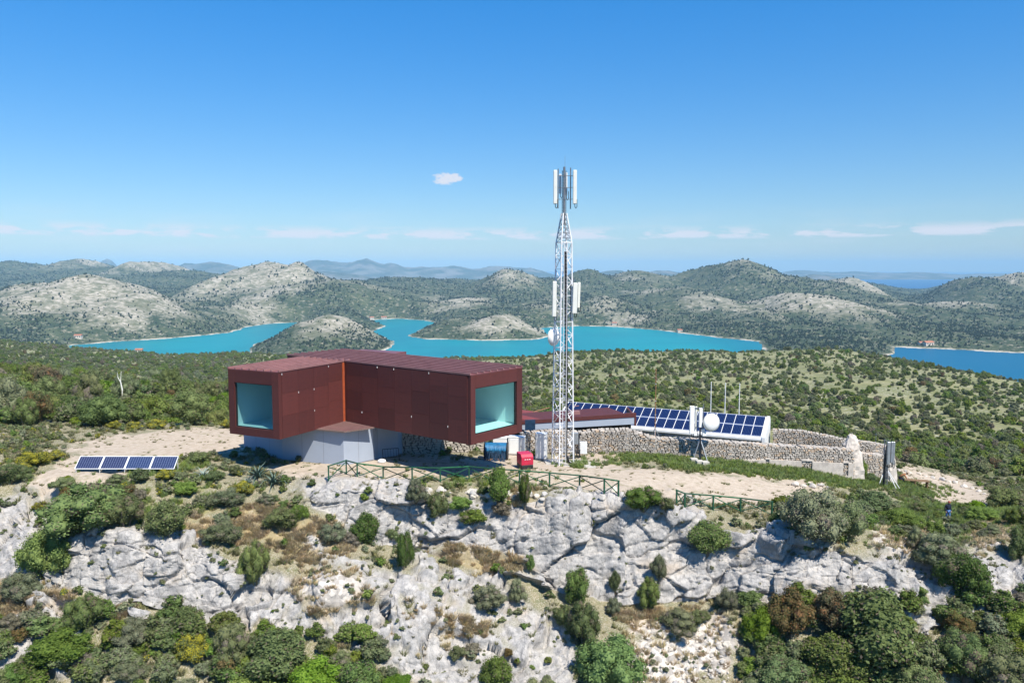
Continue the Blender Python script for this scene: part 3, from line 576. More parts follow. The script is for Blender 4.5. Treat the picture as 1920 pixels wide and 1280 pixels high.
def arm(O, ax, pe, s0, L, W, zt, zb, room, win, cols, clipseed, visible_side=True):
    T = 0.22
    w = MB(); obox(w, O, ax, pe, s0, L - 0.05, 0, T, zb, zt - 0.06); obox(w, O, ax, pe, s0, L - 0.05, W - T, W, zb, zt - 0.06); obox(w, O, ax, pe, s0, s0 + T, T, W - T, zb, zt - 0.06)
    sub(w, 'wall', M['corten'], look)
    sub(obox(MB(), O, ax, pe, s0 + T, L - 0.05, T, W - T, zb, zb + 0.3), 'floor_slab', M['corten'], look)
    rf = sub(obox(MB(), O, ax, pe, s0, L, -0.03, W + 0.03, zt - 0.06, zt), 'roof', M['roofsteel'], look)
    n = max(6, int(W / 0.72)); rib = None
    for k in range(n + 1):
        mb = obox(MB(), O, ax, pe, s0, L + 0.01, W * k / n - 0.06, W * k / n + 0.06, zt, zt + 0.14); rb = mb.build('roof_rib', M['rib'], rf)
    # end frame round the window
    a0, a1, t0, b0 = win; H = zt - 0.07 - zb; zw0, zw1 = zb + H * b0, zb + H * (1 - t0); e = 0.0
    for (x0, x1, z0, z1) in ((e, W * a0, zb, zt - 0.07), (W * a1, W - e, zb, zt - 0.07), (W * a0, W * a1, zb, zw0), (W * a0, W * a1, zw1, zt - 0.07)):
        sub(obox(MB(), O, ax, pe, L - 0.30, L + 0.03, x0 + .004, x1 - .004, z0 + .004, z1 - .004), 'end_panel', M['corten'], look)
    # window: dark frame and one tinted pane, a pale room behind
    fr = MB(); d = 0.07
    for (x0, x1, z0, z1) in ((W * a0, W * a0 + d, zw0, zw1), (W * a1 - d, W * a1, zw0, zw1), (W * a0 + d, W * a1 - d, zw0, zw0 + d), (W * a0 + d, W * a1 - d, zw1 - d, zw1)): obox(fr, O, ax, pe, L - 0.22, L - 0.10, x0, x1, z0, z1)
    wf = sub(fr, 'window_frame', M['black'], look); obox(MB(), O, ax, pe, L - 0.17, L - 0.155, W * a0 + d, W * a1 - d, zw0 + d, zw1 - d).build('pane', M['glass'], wf)
    x0, x1 = max(T, W * a0 - 0.35) + .01, min(W - T, W * a1 + 0.35) - .01; y0, y1 = L - room, L - 0.31; z0, z1 = zw0 - 0.05, zw1 + 0.12; q = 0.06
    rm = MB(); obox(rm, O, ax, pe, y0, y1, x0, x0 + q, z0, z1); obox(rm, O, ax, pe, y0, y1, x1 - q, x1, z0, z1); obox(rm, O, ax, pe, y0, y0 + q, x0 + q, x1 - q, z0, z1); obox(rm, O, ax, pe, y0 + q, y1, x0 + q, x1 - q, z1 - q, z1)
    sub(rm, 'room_lining', M['inner'], look); sub(obox(MB(), O, ax, pe, y0 + q, y1, x0 + q, x1 - q, z0, z0 + q), 'room_floor', M['innerfloor'], look)
    # cladding sheets on the side towards the inner corner (w = 0)
    rnd = random.Random(clipseed); cw = (L - 0.3 - 0.32) / cols
    for i in range(cols):
        hs = rnd.choice([(0.30, 0.62), (0.24, 0.55, 0.8), (0.40, 0.72), (0.34, 0.68)]); ed = [0.0] + list(hs) + [1.0]
        for j in range(len(ed) - 1):
            s_0, s_1 = 0.32 + i * cw, 0.32 + (i + 1) * cw; pr = 0.032 + 0.012 * rnd.random()
            sub(obox(MB(), O, ax, pe, s_0 + .008, s_1 - .008, -pr, -0.001, zb + 0.01 + (H - .03) * ed[j] + .006, zb + (H - .03) * ed[j + 1]), 'cladding_sheet', M['corten'], look)
            if rnd.random() < 0.42: sub(obox(MB(), O, ax, pe, s_1 - .035, s_1 - .01, -0.075, -pr, zb + H * ed[j + 1] - .20, zb + H * ed[j + 1] - .06), 'clip', M['white'], look)
    return H
arm(I_, ax_b, pb, -8.3, LB, WB, ZT, ZB, 7.0, (0.085, 0.89, 0.19, 0.13), 7, 3)
arm(I_, ax_a, pa, -0.9, LA, WA, ZT - 0.025, ZB + 0.02, 5.5, (0.13, 0.88, 0.19, 0.12), 4, 5)
sub(obox(MB(), I_, ax_a, pa, 0.02, 0.30, -0.05, -0.001, ZB + .02, ZT - .1), 'corner_strip', M['orange_steel'], look)  # same steel as the box, with its bright lighting painted on
bk = MB(); obox(bk, I_, ax_a, pa, -WB - 3.4, -WB * 0.6, 0, WA, ZB + .04, ZT - 0.05); sub(bk, 'rear_box', M['roofsteel'], look)
ZG = -0.35
def gp(u, v, z=ZG): q = G(u, v, z); return (q.x, q.y)
W1, W2, W3, W4, W5, W6 = gp(458, 850), gp(530, 868), gp(645, 880), gp(700, 868), gp(709, 862), gp(747, 852)
bp = [W1, W2, W3, W4, W5, W6, (W6[0] + 1, W6[1] + 5), (W1[0] + 3, W1[1] + 5)]
bs = sub(MB().prism(bp, ZG - 0.6, ZB - 0.01), 'base_wall', M['plaster'], look)
pl = [Vector((x, y, 0)) for x, y in bp[:4]]; mb = MB()
for i in range(3):
    d = (pl[i + 1] - pl[i]).normalized(); o = Vector((d.y, -d.x, 0)); obox(mb, pl[i], d, o, 0.0, (pl[i + 1] - pl[i]).length, 0.003, 0.05, ZG - 0.5, ZG + 0.35)
mb.build('plinth', M['darkplinth'], bs)
for i in range(3):      # movement joints in the render
    d = (pl[i + 1] - pl[i]).normalized(); o = Vector((d.y, -d.x, 0)); L_j = (pl[i + 1] - pl[i]).length
    for f in ((.33, .68) if L_j > 3.5 else (.5,)): obox(MB(), pl[i], d, o, L_j * f - .012, L_j * f + .012, .002, .006, ZG + .36, ZB - .02).build('joint', M['darkplinth'], bs)
pr_ = [G(592, 804.5, ZB + .06), G(645, 809.5, ZB + .06), G(702, 801.5, ZB + .06), Vector((I_.x, I_.y, ZB + .06))]
cr = sub(MB().prism([(q.x, q.y) for q in pr_], ZB - 0.005, ZB + 0.10), 'porch_roof', M['porch'], look)
for k in range(1, 12):
    f = k / 12; a = pr_[0].lerp(pr_[3], f) if f < .5 else pr_[0].lerp(pr_[3], f); b = pr_[1].lerp(pr_[2], f)
    MB().tube([(a.x, a.y, ZB + .115), (b.x, b.y, ZB + .115)], 0.035, 4).build('roof_rib', M['rib'], cr)
# ---- rubble masonry helper: stones with their own edges over a darker core
def stone_mb(mb, c, ax, pe, w, d, h, rnd):
    pts = []; a_ = .5 * (rnd.random() - .5); up_ = Vector((0, 0, 1)); ax, up_ = ax * math.cos(a_) + up_ * math.sin(a_), up_ * math.cos(a_) - ax * math.sin(a_)
    for k in (-1, 1):
        for j in (-1, 1):
            for i in (-1, 1):
                q = 0.86 if j < 0 else 1.0
                pts.append(Vector(c) + ax * (i * w / 2 * q * (1 - .22 * rnd.random())) + pe * (j * d / 2 * (1 - .3 * rnd.random())) + up_ * (k * h / 2 * q * (1 - .3 * rnd.random())))
    mb.add(pts, [(0, 2, 3, 1), (4, 5, 7, 6), (0, 1, 5, 4), (2, 6, 7, 3), (0, 4, 6, 2), (1, 3, 7, 5)])
def stone_wall(root, pts, size, thick=0.7, seed=1, single=False, z_from=None, top_caps=True):
    """pts: (x, y, z_bottom, z_top) along the foot of the wall, seen from the -pe side."""
    rnd = random.Random(seed); core = MB(); st = MB(); cnt = 0
    for i in range(len(pts) - 1):
        a, b = pts[i], pts[i + 1]; A, B = Vector((a[0], a[1], 0)), Vector((b[0], b[1], 0)); ax = (B - A).normalized(); L = (B - A).length; pe = Vector((-ax.y, ax.x, 0))
        if pe.y < 0: pe = -pe
        n = 1
        p4 = [A, B, B + pe * thick, A + pe * thick]
        core.prism([(q.x, q.y) for q in p4], [a[2] - .5, b[2] - .5, b[2] - .5, a[2] - .5], [a[3] - .06, b[3] - .06, b[3] - .06, a[3] - .06])
        s = 0.0
        zmin, zmax = min(a[2], b[2]) - .15, max(a[3], b[3]); z = zmin
        while z < zmax + .05:
            h = size * (0.36 + 0.5 * rnd.random() ** 1.5); s = -rnd.random() * size
            while s < L:
                w = size * (0.55 + 1.5 * rnd.random() ** 2); m = min(max(s + w / 2, 0.02), L - .02); f = m / L
                zt_ = a[3] + (b[3] - a[3]) * f; zb_ = a[2] + (b[2] - a[2]) * f
                if zb_ - .25 < z + h / 2 < zt_ + .12 * (rnd.random() - .6):
                    c = A + ax * m + pe * (-.03 - .05 * rnd.random()) + Vector((0, 0, z + h / 2 + size * .06 * (rnd.random() - .5)))
                    if single:
                        q = MB(); stone_mb(q, c, ax, pe, w * .97, .34, h * .98, rnd); sub(q, 'stone', M['stone'], root)
                    else: stone_mb(st, c, ax, pe, w * .97, .34, h * .98, rnd)
                    cnt += 1
                s += w
            z += h * 0.97
        if top_caps:
            s = 0
            while s < L:
                w = size * (0.8 + rnd.random()); f = min(s / L, 1); zt_ = a[3] + (b[3] - a[3]) * f
                for dd in (0.1, thick * .55, thick * .9): stone_mb(st, A + ax * min(s, L) + pe * dd + Vector((0, 0, zt_ - .03 + .05 * rnd.random())), ax, pe, w * .95, thick * .42, size * .5, rnd)
                s += w
    sub(core, 'wall_core', M['mortar'], root)
    if st.v:
        o = sub(st, 'stones', M['stone'], root); tag(o, kind='stuff')
    return cnt
def wall_pts(L): # (u, v_bottom, Y, v_top)
    r = []
    for (u, vb, Y, vt) in L:
        a = P(u, vb, Y); b = P(u, vt, Y); r.append((a.x, Y, a.z, b.z))
    return r
def stone_thing(name, label, cat, L, **k):
    p = wall_pts(L); r = root_at(name, label, cat, (p[0][0], p[0][1], p[0][2])); stone_wall(r, p, **k); return r
stone_thing('stone_wall', 'bare rubble stone wall in the shade under the red box', 'wall', [(748, 858, 73.0, 806), (822, 858, 74.0, 812), (905, 856, 75.0, 818)], size=0.40, seed=4, single=True, top_caps=False)
stone_thing('stone_wall', 'short rubble wall behind the white cabinets and mast foot', 'wall', [(978, 852, 74.5, 812), (1035, 850, 75.0, 808), (1088, 848, 75.2, 810)], size=0.27, seed=5)
lw_ = stone_thing('stone_wall', 'long dry-stone wall with low square openings below the solar roof', 'wall', [(1088, 848, 74.8, 811), (1130, 848, 74.8, 807), (1176, 850, 74.6, 806), (1228, 853, 74.4, 822), (1300, 862, 74.4, 825), (1370, 870, 74.6, 830), (1440, 880, 75, 835), (1520, 890, 75.4, 839), (1597, 900, 75.8, 843)], size=0.27, seed=6, thick=0.9)
# lime-rendered foot of that wall, with square embrasures in it, their inner shade painted as dark backs
def plinth_run(root, L, holes):
    for i in range(len(L) - 1):
        (u0, b0, Y0, t0), (u1, b1, Y1, t1) = L[i], L[i + 1]
        for k in range(8):
            ua, ub = u0 + (u1 - u0) * k / 8, u0 + (u1 - u0) * (k + 1) / 8
            f0, f1 = k / 8, (k + 1) / 8
            Ya, Yb = Y0 + (Y1 - Y0) * f0, Y0 + (Y1 - Y0) * f1
            A, B = P(ua, b0 + (b1 - b0) * f0, Ya), P(ub, b0 + (b1 - b0) * f1, Yb); zt0, zt1 = P(ua, t0 + (t1 - t0) * f0, Ya).z, P(ub, t0 + (t1 - t0) * f1, Yb).z
            if any(h0 <= (ua + ub) / 2 <= h1 for h0, h1 in holes):
                sub(MB().prism([(A.x, A.y - .3), (B.x, B.y - .3), (B.x, B.y - .02), (A.x, A.y - .02)], A.z - .6, (A.z + zt0) / 2 - .28), 'sill', M['render'], root)
                sub(MB().prism([(A.x, A.y - .10), (B.x, B.y - .10), (B.x, B.y - .02), (A.x, A.y - .02)], (A.z + zt0) / 2 - .27, zt0 + .08), 'embrasure_shade', M['niche'], root)
                sub(MB().prism([(A.x - .02, A.y - .31), (B.x + .02, B.y - .31), (B.x + .02, B.y - .11), (A.x - .02, A.y - .11)], zt0 + .02, zt0 + .16), 'lintel', M['render'], root); continue
            j = 0.03 * random.random()
            sub(MB().prism([(A.x, A.y - .3 - j), (B.x, B.y - .3 - j), (B.x, B.y - .02), (A.x, A.y - .02)], min(A.z, B.z) - .6, [zt0, zt1, zt1, zt0]), 'rendered_foot', M['render'], root)
plinth_run(lw_, [(1385, 886, 74.6, 862), (1440, 890, 75, 860), (1520, 898, 75.4, 864), (1597, 905, 75.8, 868)], [(1430, 1440), (1505, 1517), (1577, 1589)])
stone_thing('stone_wall', 'rear rubble wall with a small dark window right of the white gable', 'wall', [(1450, 850, 86, 806), (1500, 850, 85.4, 808), (1550, 852, 84.6, 817), (1592, 855, 84, 827)], size=0.27, seed=8)
rw = stone_thing('stone_wall', 'stepped rubble wall between the ruined pier and the lattice antenna stand', 'wall', [(1606, 915, 78.5, 850), (1640, 915, 79, 852), (1672, 915, 79.5, 854)], size=0.29, seed=9)
stone_thing('stone_wall', 'upper course of rubble wall behind the antenna stand', 'wall', [(1606, 880, 82, 827), (1640, 880, 82.5, 831), (1664, 880, 83, 836)], size=0.30, seed=10)
def pier(name, label, L, seed, mat):
    """Ruined masonry pier: an irregular stack, L = (u, v, half width m) from foot to top at one distance."""
    rnd = random.Random(seed); mb = MB(); n = 10; rings = []
    for (u, v, r, Y) in L:
        c = P(u, v, Y); rings.append([c + Vector((r * math.cos(k * 2 * math.pi / n) * (1 + .3 * (rnd.random() - .5)), r * .8 * math.sin(k * 2 * math.pi / n) * (1 + .3 * (rnd.random() - .5)), .25 * (rnd.random() - .5))) for k in range(n)])
    vs_ = [p for r in rings for p in r]; fs = [(i * n + k, i * n + (k + 1) % n, (i + 1) * n + (k + 1) % n, (i + 1) * n + k) for i in range(len(L) - 1) for k in range(n)] + [tuple(range((len(L) - 1) * n, len(L) * n))]
    b = P(L[0][0], L[0][1], L[0][3]); mb.add(vs_, fs); o = mb.build(name, mat, bevel=0.0); 
    me_ = o.data; me_.transform(Matrix.Translation(-b)); o.location = b; m = o.modifiers.new('sub', 'SUBSURF'); m.levels = 2; m.render_levels = 2; m.subdivision_type = 'SIMPLE'
    tx = bpy.data.textures.new(name, 'CLOUDS'); tx.noise_scale = 0.45; dm = o.modifiers.new('d', 'DISPLACE'); dm.texture = tx; dm.strength = 0.35; dm.mid_level = 0.5
    return tag(o, label, 'ruin')
pier('ruined_pier', 'tall pale ruined pier rising to a point at the corner of the stone walls', [(1600, 912, 1.0, 76.6), (1600, 880, .95, 76.6), (1598, 850, .85, 76.7), (1596, 835, .8, 76.8), (1597, 822, .5, 76.9), (1596, 813, .18, 77)], 3, M['render'])
pier('ruined_pier', 'narrow pale wall end right behind the lattice antenna stand', [(1668, 912, .75, 79.2), (1668, 880, .65, 79.2), (1667, 860, .55, 79.3), (1665, 845, .45, 79.4), (1664, 836, .2, 79.4)], 5, M['render'])

# ================================================================ low wing with a steel fascia
wing = root_at('low_wing', 'low grey wing with rust-red fascia between lookout and solar roof', 'building', (P(985, 805, 79).x, 79, -1))
FLt, FRt, FRb, FLb = P(960, 790, 77.5), P(1193, 774, 82.0), P(1193, 797.5, 82.0), P(960, 812, 77.5)
def wedge(A, B, za, zb_, za2, zb2, dep, name, mat, back=0.0):
    d = (Vector((B.x, B.y, 0)) - Vector((A.x, A.y, 0))).normalized(); pe = Vector((-d.y, d.x, 0)); a, b = Vector((A.x, A.y, 0)) + pe * back, Vector((B.x, B.y, 0)) + pe * back
    return sub(MB().prism([(q.x, q.y) for q in (a, b, b + pe * dep, a + pe * dep)], [za, zb_, zb_, za], [za2, zb2, zb2, za2]), name, mat, wing)
zTl, zTr = FLt.z, FRt.z
wedge(FLt, FRt, zTl - 0.34, zTr - 0.42, zTl, zTr, 0.35, 'fascia', M['corten'])
_e = P(1193, 774, 82); _d = (Vector((FRt.x, FRt.y, 0)) - Vector((FLt.x, FLt.y, 0))).normalized()
q0 = Vector((FRt.x, FRt.y, 0)) - _d * 0.18
sub(MB().prism([(q0.x, q0.y - .01), (q0.x + _d.x * .2, q0.y + _d.y * .2 - .01), (q0.x + _d.x * .2, q0.y + 6), (q0.x, q0.y + 6)], FRb.z, zTr - .425), 'fascia_return', M['corten'], wing)
wedge(FLt, Vector((q0.x, q0.y, 0)), zTl - 0.95, FRb.z + .15, zTl - .345, zTr - .42, 0.3, 'parapet', M['plaster'], 0.06)
wedge(FLt, Vector((q0.x, q0.y, 0)), zTl - 2.6, FRb.z - 1.3, zTl - .96, FRb.z + .14, 0.2, 'glazing_strip', M['darkrecess'], 0.75)
wedge(FLt, FRt, zTl - .75, zTr - .75, zTl - .5, zTr - .5, 6.2, 'roof_deck', M['corten'], 0.37)
RD = [P(966, 784, 78.6), P(1048, 792, 79.5), P(1062, 779, 90), P(966, 766, 92)]
dk = sub(MB().add(RD + [q - Vector((0, 0, .3)) for q in RD], [(0, 1, 2, 3), (7, 6, 5, 4), (0, 4, 5, 1), (1, 5, 6, 2), (2, 6, 7, 3), (3, 7, 4, 0)]), 'sloping_roof', M['red_deck'], wing)
a, b = P(1000, 777, 86), P(1030, 772, 90)
MB().tube([a + Vector((0, 0, .3)), b + Vector((0, 0, .5))], 0.05, 5).build('roof_rail', M['rust'], dk)
mb = MB(); c = P(1080, 775, 81.5)
mb.box(c + Vector((0, 0, .1)), (.7, .5, .35), .3).tube([c + Vector((-.4, 0, .1)), c + Vector((-.3, 0, .75)), c + Vector((.3, 0, .8))], .05, 5); sub(mb, 'roof_vent', M['rib'], wing)
sub(MB().box(P(994, 797, 77.3), (1.0, .12, 1.1), .06), 'window', M['darkblue'], wing)

# ================================================================ long lean-to roofed with solar panels
E0 = Vector(((1048 - 960) / F * 94, 94, 0)); E1 = Vector(((1434 - 960) / F * 84, 84, 0)); Lr = (E1 - E0).length
ax = (E1 - E0).normalized(); pe = Vector((-ax.y, ax.x, 0)); pe = pe if pe.y > 0 else -pe
zE, zR, DR = -1.30, 0.30, 3.35
shed = root_at('solar_roofed_shed', 'long low white shed whose roof is two rows of blue solar panels', 'building', (E1.x, E1.y, -2.2))
def sp_(s, w, z): q = E0 + ax * s + pe * w; return Vector((q.x, q.y, z))
ov = 0.25
sub(obox(MB(), E0, ax, pe, 0, Lr + .25, 0.3, DR + .5, -3.6, zE - 0.28), 'wall', M['plaster'], shed)
sl = math.atan2(zR - zE, DR)
def slab(s0, s1, w0, w1, th, lift):
    z = lambda w: zE + (zR - zE) * w / DR + lift
    return MB().add([sp_(s, w, z(w) + k) for k in (-th, 0) for w in (w0, w1) for s in (s0, s1)], [(0, 2, 3, 1), (4, 5, 7, 6), (0, 1, 5, 4), (2, 6, 7, 3), (0, 4, 6, 2), (1, 3, 7, 5)])
sub(slab(-.2, Lr + .12, -.25, DR + .15, .22, -0.02), 'roof', M['white'], shed)
gb = MB(); g0, g1 = Lr + .122, Lr + .42
gb.add([sp_(s, w, z) for s in (g0, g1) for (w, z) in ((-.3, -3.6), (-.3, zE + .05), (DR + .1, zR + .12), (DR + .55, zR - .35), (DR + .55, -3.6))], [(4, 3, 2, 1, 0), (5, 6, 7, 8, 9), (0, 1, 6, 5), (1, 2, 7, 6), (2, 3, 8, 7), (3, 4, 9, 8)]); sub(gb, 'gable', M['white'], shed)
NPn = 22; pw = Lr / NPn; ph = math.hypot(DR, zR - zE) / 2 - .02
def panel_mesh(name, w, h, frame, cells):
    """A framed panel lying in its own x-y plane, corner at the origin."""
    f = MB(); fw = frame
    for (x0, x1, y0, y1) in ((0, fw, 0, h), (w - fw, w, 0, h), (fw, w - fw, 0, fw), (fw, w - fw, h - fw, h)): f.box(((x0 + x1) / 2, (y0 + y1) / 2, 0.0), (x1 - x0, y1 - y0, .04))
    g = MB().box((w / 2, h / 2, -.004), (w - 2 * fw, h - 2 * fw, .03)); return f.mesh(name), g.mesh(cells)
fm, gm = panel_mesh('solar_panel', pw - .012, ph - .012, 0.026, 'solar_cells'); fm.materials.append(M['white']); gm.materials.append(M['pv_roof'])
rotM = Matrix((( ax.x, pe.x * math.cos(sl), -pe.x * math.sin(sl)), (ax.y, pe.y * math.cos(sl), -pe.y * math.sin(sl)), (0, math.sin(sl), math.cos(sl)))).to_4x4()
for r_ in range(2):
    for k in range(NPn):
        w0 = 0.06 + r_ * DR / 2; z0 = zE + (zR - zE) * w0 / DR + .035
        o = bpy.data.objects.new('solar_panel', fm); COL.objects.link(o); o.parent = shed
        o.matrix_local = Matrix.Translation(sp_(k * pw, w0, z0) - Vector(shed.location)) @ rotM
        g = bpy.data.objects.new('solar_cells', gm); COL.objects.link(g); g.parent = o

# ---- the four panels on the slope at left
pA, pB = P(139, 879, 62.0), P(327, 878, 62.0); W4_ = (pB.x - pA.x) / 4; tilt = R(38); hh_ = 26.5 / F * 62.0 / math.cos(R(52) - math.atan(.25)) ; hh_ = 1.08
arr = root_at('solar_array', 'row of four tilted blue solar panels on the slope left of the building', 'solar panels', (pA.x, 62.0, pA.z - .25))
fm2, gm2 = panel_mesh('solar_panel', W4_ - .05, 1.25, 0.045, 'solar_cells'); fm2.materials.append(M['white']); gm2.materials.append(M['pv'])
for k in range(4):
    o = bpy.data.objects.new('solar_panel', fm2); COL.objects.link(o); o.parent = arr; o.location = (k * W4_ + .02, 0, .25); o.rotation_euler = (R(40), 0, 0)
    g = bpy.data.objects.new('solar_cells', gm2); COL.objects.link(g); g.parent = o
for k in range(5):
    x = min(max(k * W4_, .12), 4 * W4_ - .12)
    MB().tube([(x, 0.05, -.7), (x, .05, .27)], .035, 5).build('leg', M['alu'], arr); MB().tube([(x, .95, -.6), (x, .92, 1.0)], .035, 5).build('leg', M['alu'], arr)
MB().tube([(0, .10, .30), (4 * W4_, .10, .30)], .03, 4).build('rail', M['alu'], arr); MB().tube([(0, .85, .92), (4 * W4_, .85, .92)], .03, 4).build('rail', M['alu'], arr)
# ================================================================ the lattice mast
TB = Vector((P(1055, 862, 69.3).x, 69.3, 0.0)); TB.z = near_z(TB.x, TB.y)
pad = MB().prism([(-1.4, -1.5), (2.9, -1.7), (2.3, 1.3), (-1.6, 1.4)], -.35, .10).build('concrete_pad', M['concrete']); pad.location = TB; tag(pad, 'worn concrete pad under the white lattice mast', 'concrete pad')
TB = TB + Vector((0, 0, .10))
mast = thing('lattice_mast', 'tall white steel lattice mast carrying phone antennas', 'mast', TB)
def mz(v): return P(1055, v, 69.3).z - TB.z
zS, zN, zP0, zP1 = mz(455), mz(400), mz(400), mz(313)
hw0, hw1 = 0.70, 0.50; RZ = R(24)
def lp(sx, sy, z):
    if z <= zS: h_ = hw0 + (hw1 - hw0) * z / zS
    else: h_ = hw1 + (0.16 - hw1) * (z - zS) / (zN - zS)
    x, y = sx * h_, sy * h_; return Vector((x * math.cos(RZ) - y * math.sin(RZ), x * math.sin(RZ) + y * math.cos(RZ), z))
for sx in (-1, 1):
    for sy in (-1, 1): MB().tube([lp(sx, sy, 0), lp(sx, sy, zS), lp(sx, sy, zN)], .062, 6).build('leg', M['mast'], mast)
cs = [(-1, -1), (1, -1), (1, 1), (-1, 1)]; NS = 17
for k in range(4):
    a, b = cs[k], cs[(k + 1) % 4]; mb = MB()
    for i in range(NS):
        z0, z1 = zS * i / NS, zS * (i + 1) / NS
        mb.tube([lp(*a, z1), lp(*b, z1)], .03, 4); mb.tube([lp(*(a if i % 2 else b), z0), lp(*(b if i % 2 else a), z1)], .034, 4)
    mb.tube([lp(*a, zS + .02), lp(*b, zS + .02)], .06, 4); mb.build('bracing', M['mast'], mast)
    mb = MB()
    for i in range(6):
        z0, z1 = zS + (zN - zS) * i / 6, zS + (zN - zS) * (i + 1) / 6; mb.tube([lp(*a, z0), lp(*b, z1)], .022, 4); mb.tube([lp(*a, z1), lp(*b, z1)], .02, 4)
    mb.build('top_bracing', M['greysteel'], mast)
MB().tube([(0, 0, zN - 1.0), (0, 0, zP1)], .10, 8).build('top_pole', M['greysteel'], mast)
for s in (-1, 1): MB().tube([(s * .16, .1, zN), (s * .16, .1, zP1 - .3)], .03, 5).build('pole_rail', M['greysteel'], mast)
mb = MB()
for i in range(16): z = zN + (zP1 - .4 - zN) * i / 15; mb.tube([(-.17, .1, z), (.17, .1, z)], .02, 4)
mb.build('rungs', M['greysteel'], mast)
MB().tube([(.05, 0, zP1), (.05, 0, mz(292))], .014, 4).build('lightning_rod', M['greysteel'], mast)
def panel(u0, u1, v0, v1, y, name='antenna', dep=.22, mat='offwhite', parent=mast, ref=1055, Y=69.3, loc=None, tilt=0):
    x0, x1 = (u0 - ref) / F * Y, (u1 - ref) / F * Y; z0, z1 = P(ref, v1, Y).z - (loc or TB).z, P(ref, v0, Y).z - (loc or TB).z
    o = MB().box((0, 0, 0), (x1 - x0, dep, z1 - z0)).build(name, M[mat], parent, bevel=.04); o.location = ((x0 + x1) / 2, y, (z0 + z1) / 2); o.rotation_euler = (0, tilt, 0)
    MB().tube([(0, 0, -(z1 - z0) / 2), (0.03, .02, -(z1 - z0) / 2 - .28), (.12, .06, -(z1 - z0) / 2 - .36), (.2, .1, -(z1 - z0) / 2 - .22), (.2, .12, -(z1 - z0) / 2 + .4)], .03, 5).build('jumper_cable', M['black'], o); return o
panel(1034.5, 1041.5, 320, 383, -.35); panel(1070.5, 1077.5, 320, 383, -.35); panel(1046, 1050.5, 325, 362, .55, mat='white'); panel(1058, 1061.5, 322, 366, .6, mat='white')
panel(1033.5, 1041, 527, 593, -.5, tilt=.01); panel(1071, 1079.5, 530, 587, -.55, tilt=.03); panel(1080.5, 1085.5, 529, 577, -.2, tilt=.03)
for (uu_, v0, v1) in ((1043.5, 317, 391), (1066.5, 315, 392), (1068, 520, 600), (1073.5, 522, 545)):
    x = (uu_ - 1055) / F * 69.3; MB().tube([(x, -.1, mz(v1)), (x, -.1, mz(v0))], .05, 6).build('antenna_post', M['greysteel'], mast)
mb = MB()
for v in (330, 352, 374):
    z = mz(v); mb.tube([((1043 - 1055) / F * 69.3, -.1, z), ((1067 - 1055) / F * 69.3, -.1, z)], .035, 4)
    for (u_, y_) in ((1041, -.3), (1071, -.3)): mb.tube([((1043.5 if u_ < 1055 else 1066.5) * 69.3 / F - 1055 / F * 69.3, -.1, z), ((u_ - 1055) / F * 69.3, y_, z)], .03, 4)
for v in (540, 570): z = mz(v); mb.tube([((1042 - 1055) / F * 69.3, -.45, z), (-.4, 0, z)], .035, 4); mb.tube([(.3, 0, z), ((1073 - 1055) / F * 69.3, -.4, z)], .035, 4)
mb.build('brackets', M['greysteel'], mast)
mb = MB(); x = (1063 - 1055) / F * 69.3   # cable run down the right-hand leg
for k, dx in enumerate((0, .07, .13)):
    mb.tube([(.02 + dx, -.72, zS * .96), (.10 + dx, -.80, zS * .75), (.17 + dx, -.88, zS * .45), (.20 + dx, -.94, zS * .2), (.16 + dx, -1.0, 1.0), (.4 + dx, -.95, .3), (1.0 + dx, -1.0, .12)], .045, 5)
mb.build('feeder_cable', M['black'], mast)
mb = MB(); mb.tube([lp(-1, -1, .2) + Vector((.25, -.05, 0)), lp(-1, -1, zS) + Vector((.25, -.05, 0))], .03, 4); mb.tube([lp(-1, -1, .2) + Vector((.55, -.12, 0)), lp(-1, -1, zS) + Vector((.5, -.12, 0))], .03, 4)
for i in range(60): z = .3 + (zS - .4) * i / 59; a = lp(-1, -1, z) + Vector((.25, -.05, 0)); mb.tube([a, a + Vector((.28, -.07, 0))], .013, 4)
mb.build('ladder', M['mast'], mast)
def dish(parent, c, r, facing, back=True, name='dish'):
    f = Vector(facing).normalized(); Mx = f.to_track_quat('Z', 'Y').to_matrix()
    o = MB().lathe([(0.001, .30 * r), (r * .5, .26 * r), (r * .85, .14 * r), (r, 0), (r * 1.0, -.22 * r), (r * .7, -.42 * r), (r * .25, -.5 * r), (.001, -.5 * r)], 28, Mx).build(name, M['white'], parent, smooth=True); o.location = c
    MB().lathe([(r * 1.0, .02), (r * 1.03, 0), (r * 1.03, -.12 * r), (r, -.14 * r)], 28, Mx).build('rim', M['offwhite'], o); return o
dish(mast, ((1034 - 1055) / F * 69.3 + .1, .5, mz(632)), .78, (-.75, .6, .0))
MB().tube([(-.6, .4, mz(632)), (-.9, .5, mz(632))], .07, 6).build('dish_mount', M['galv'], mast)

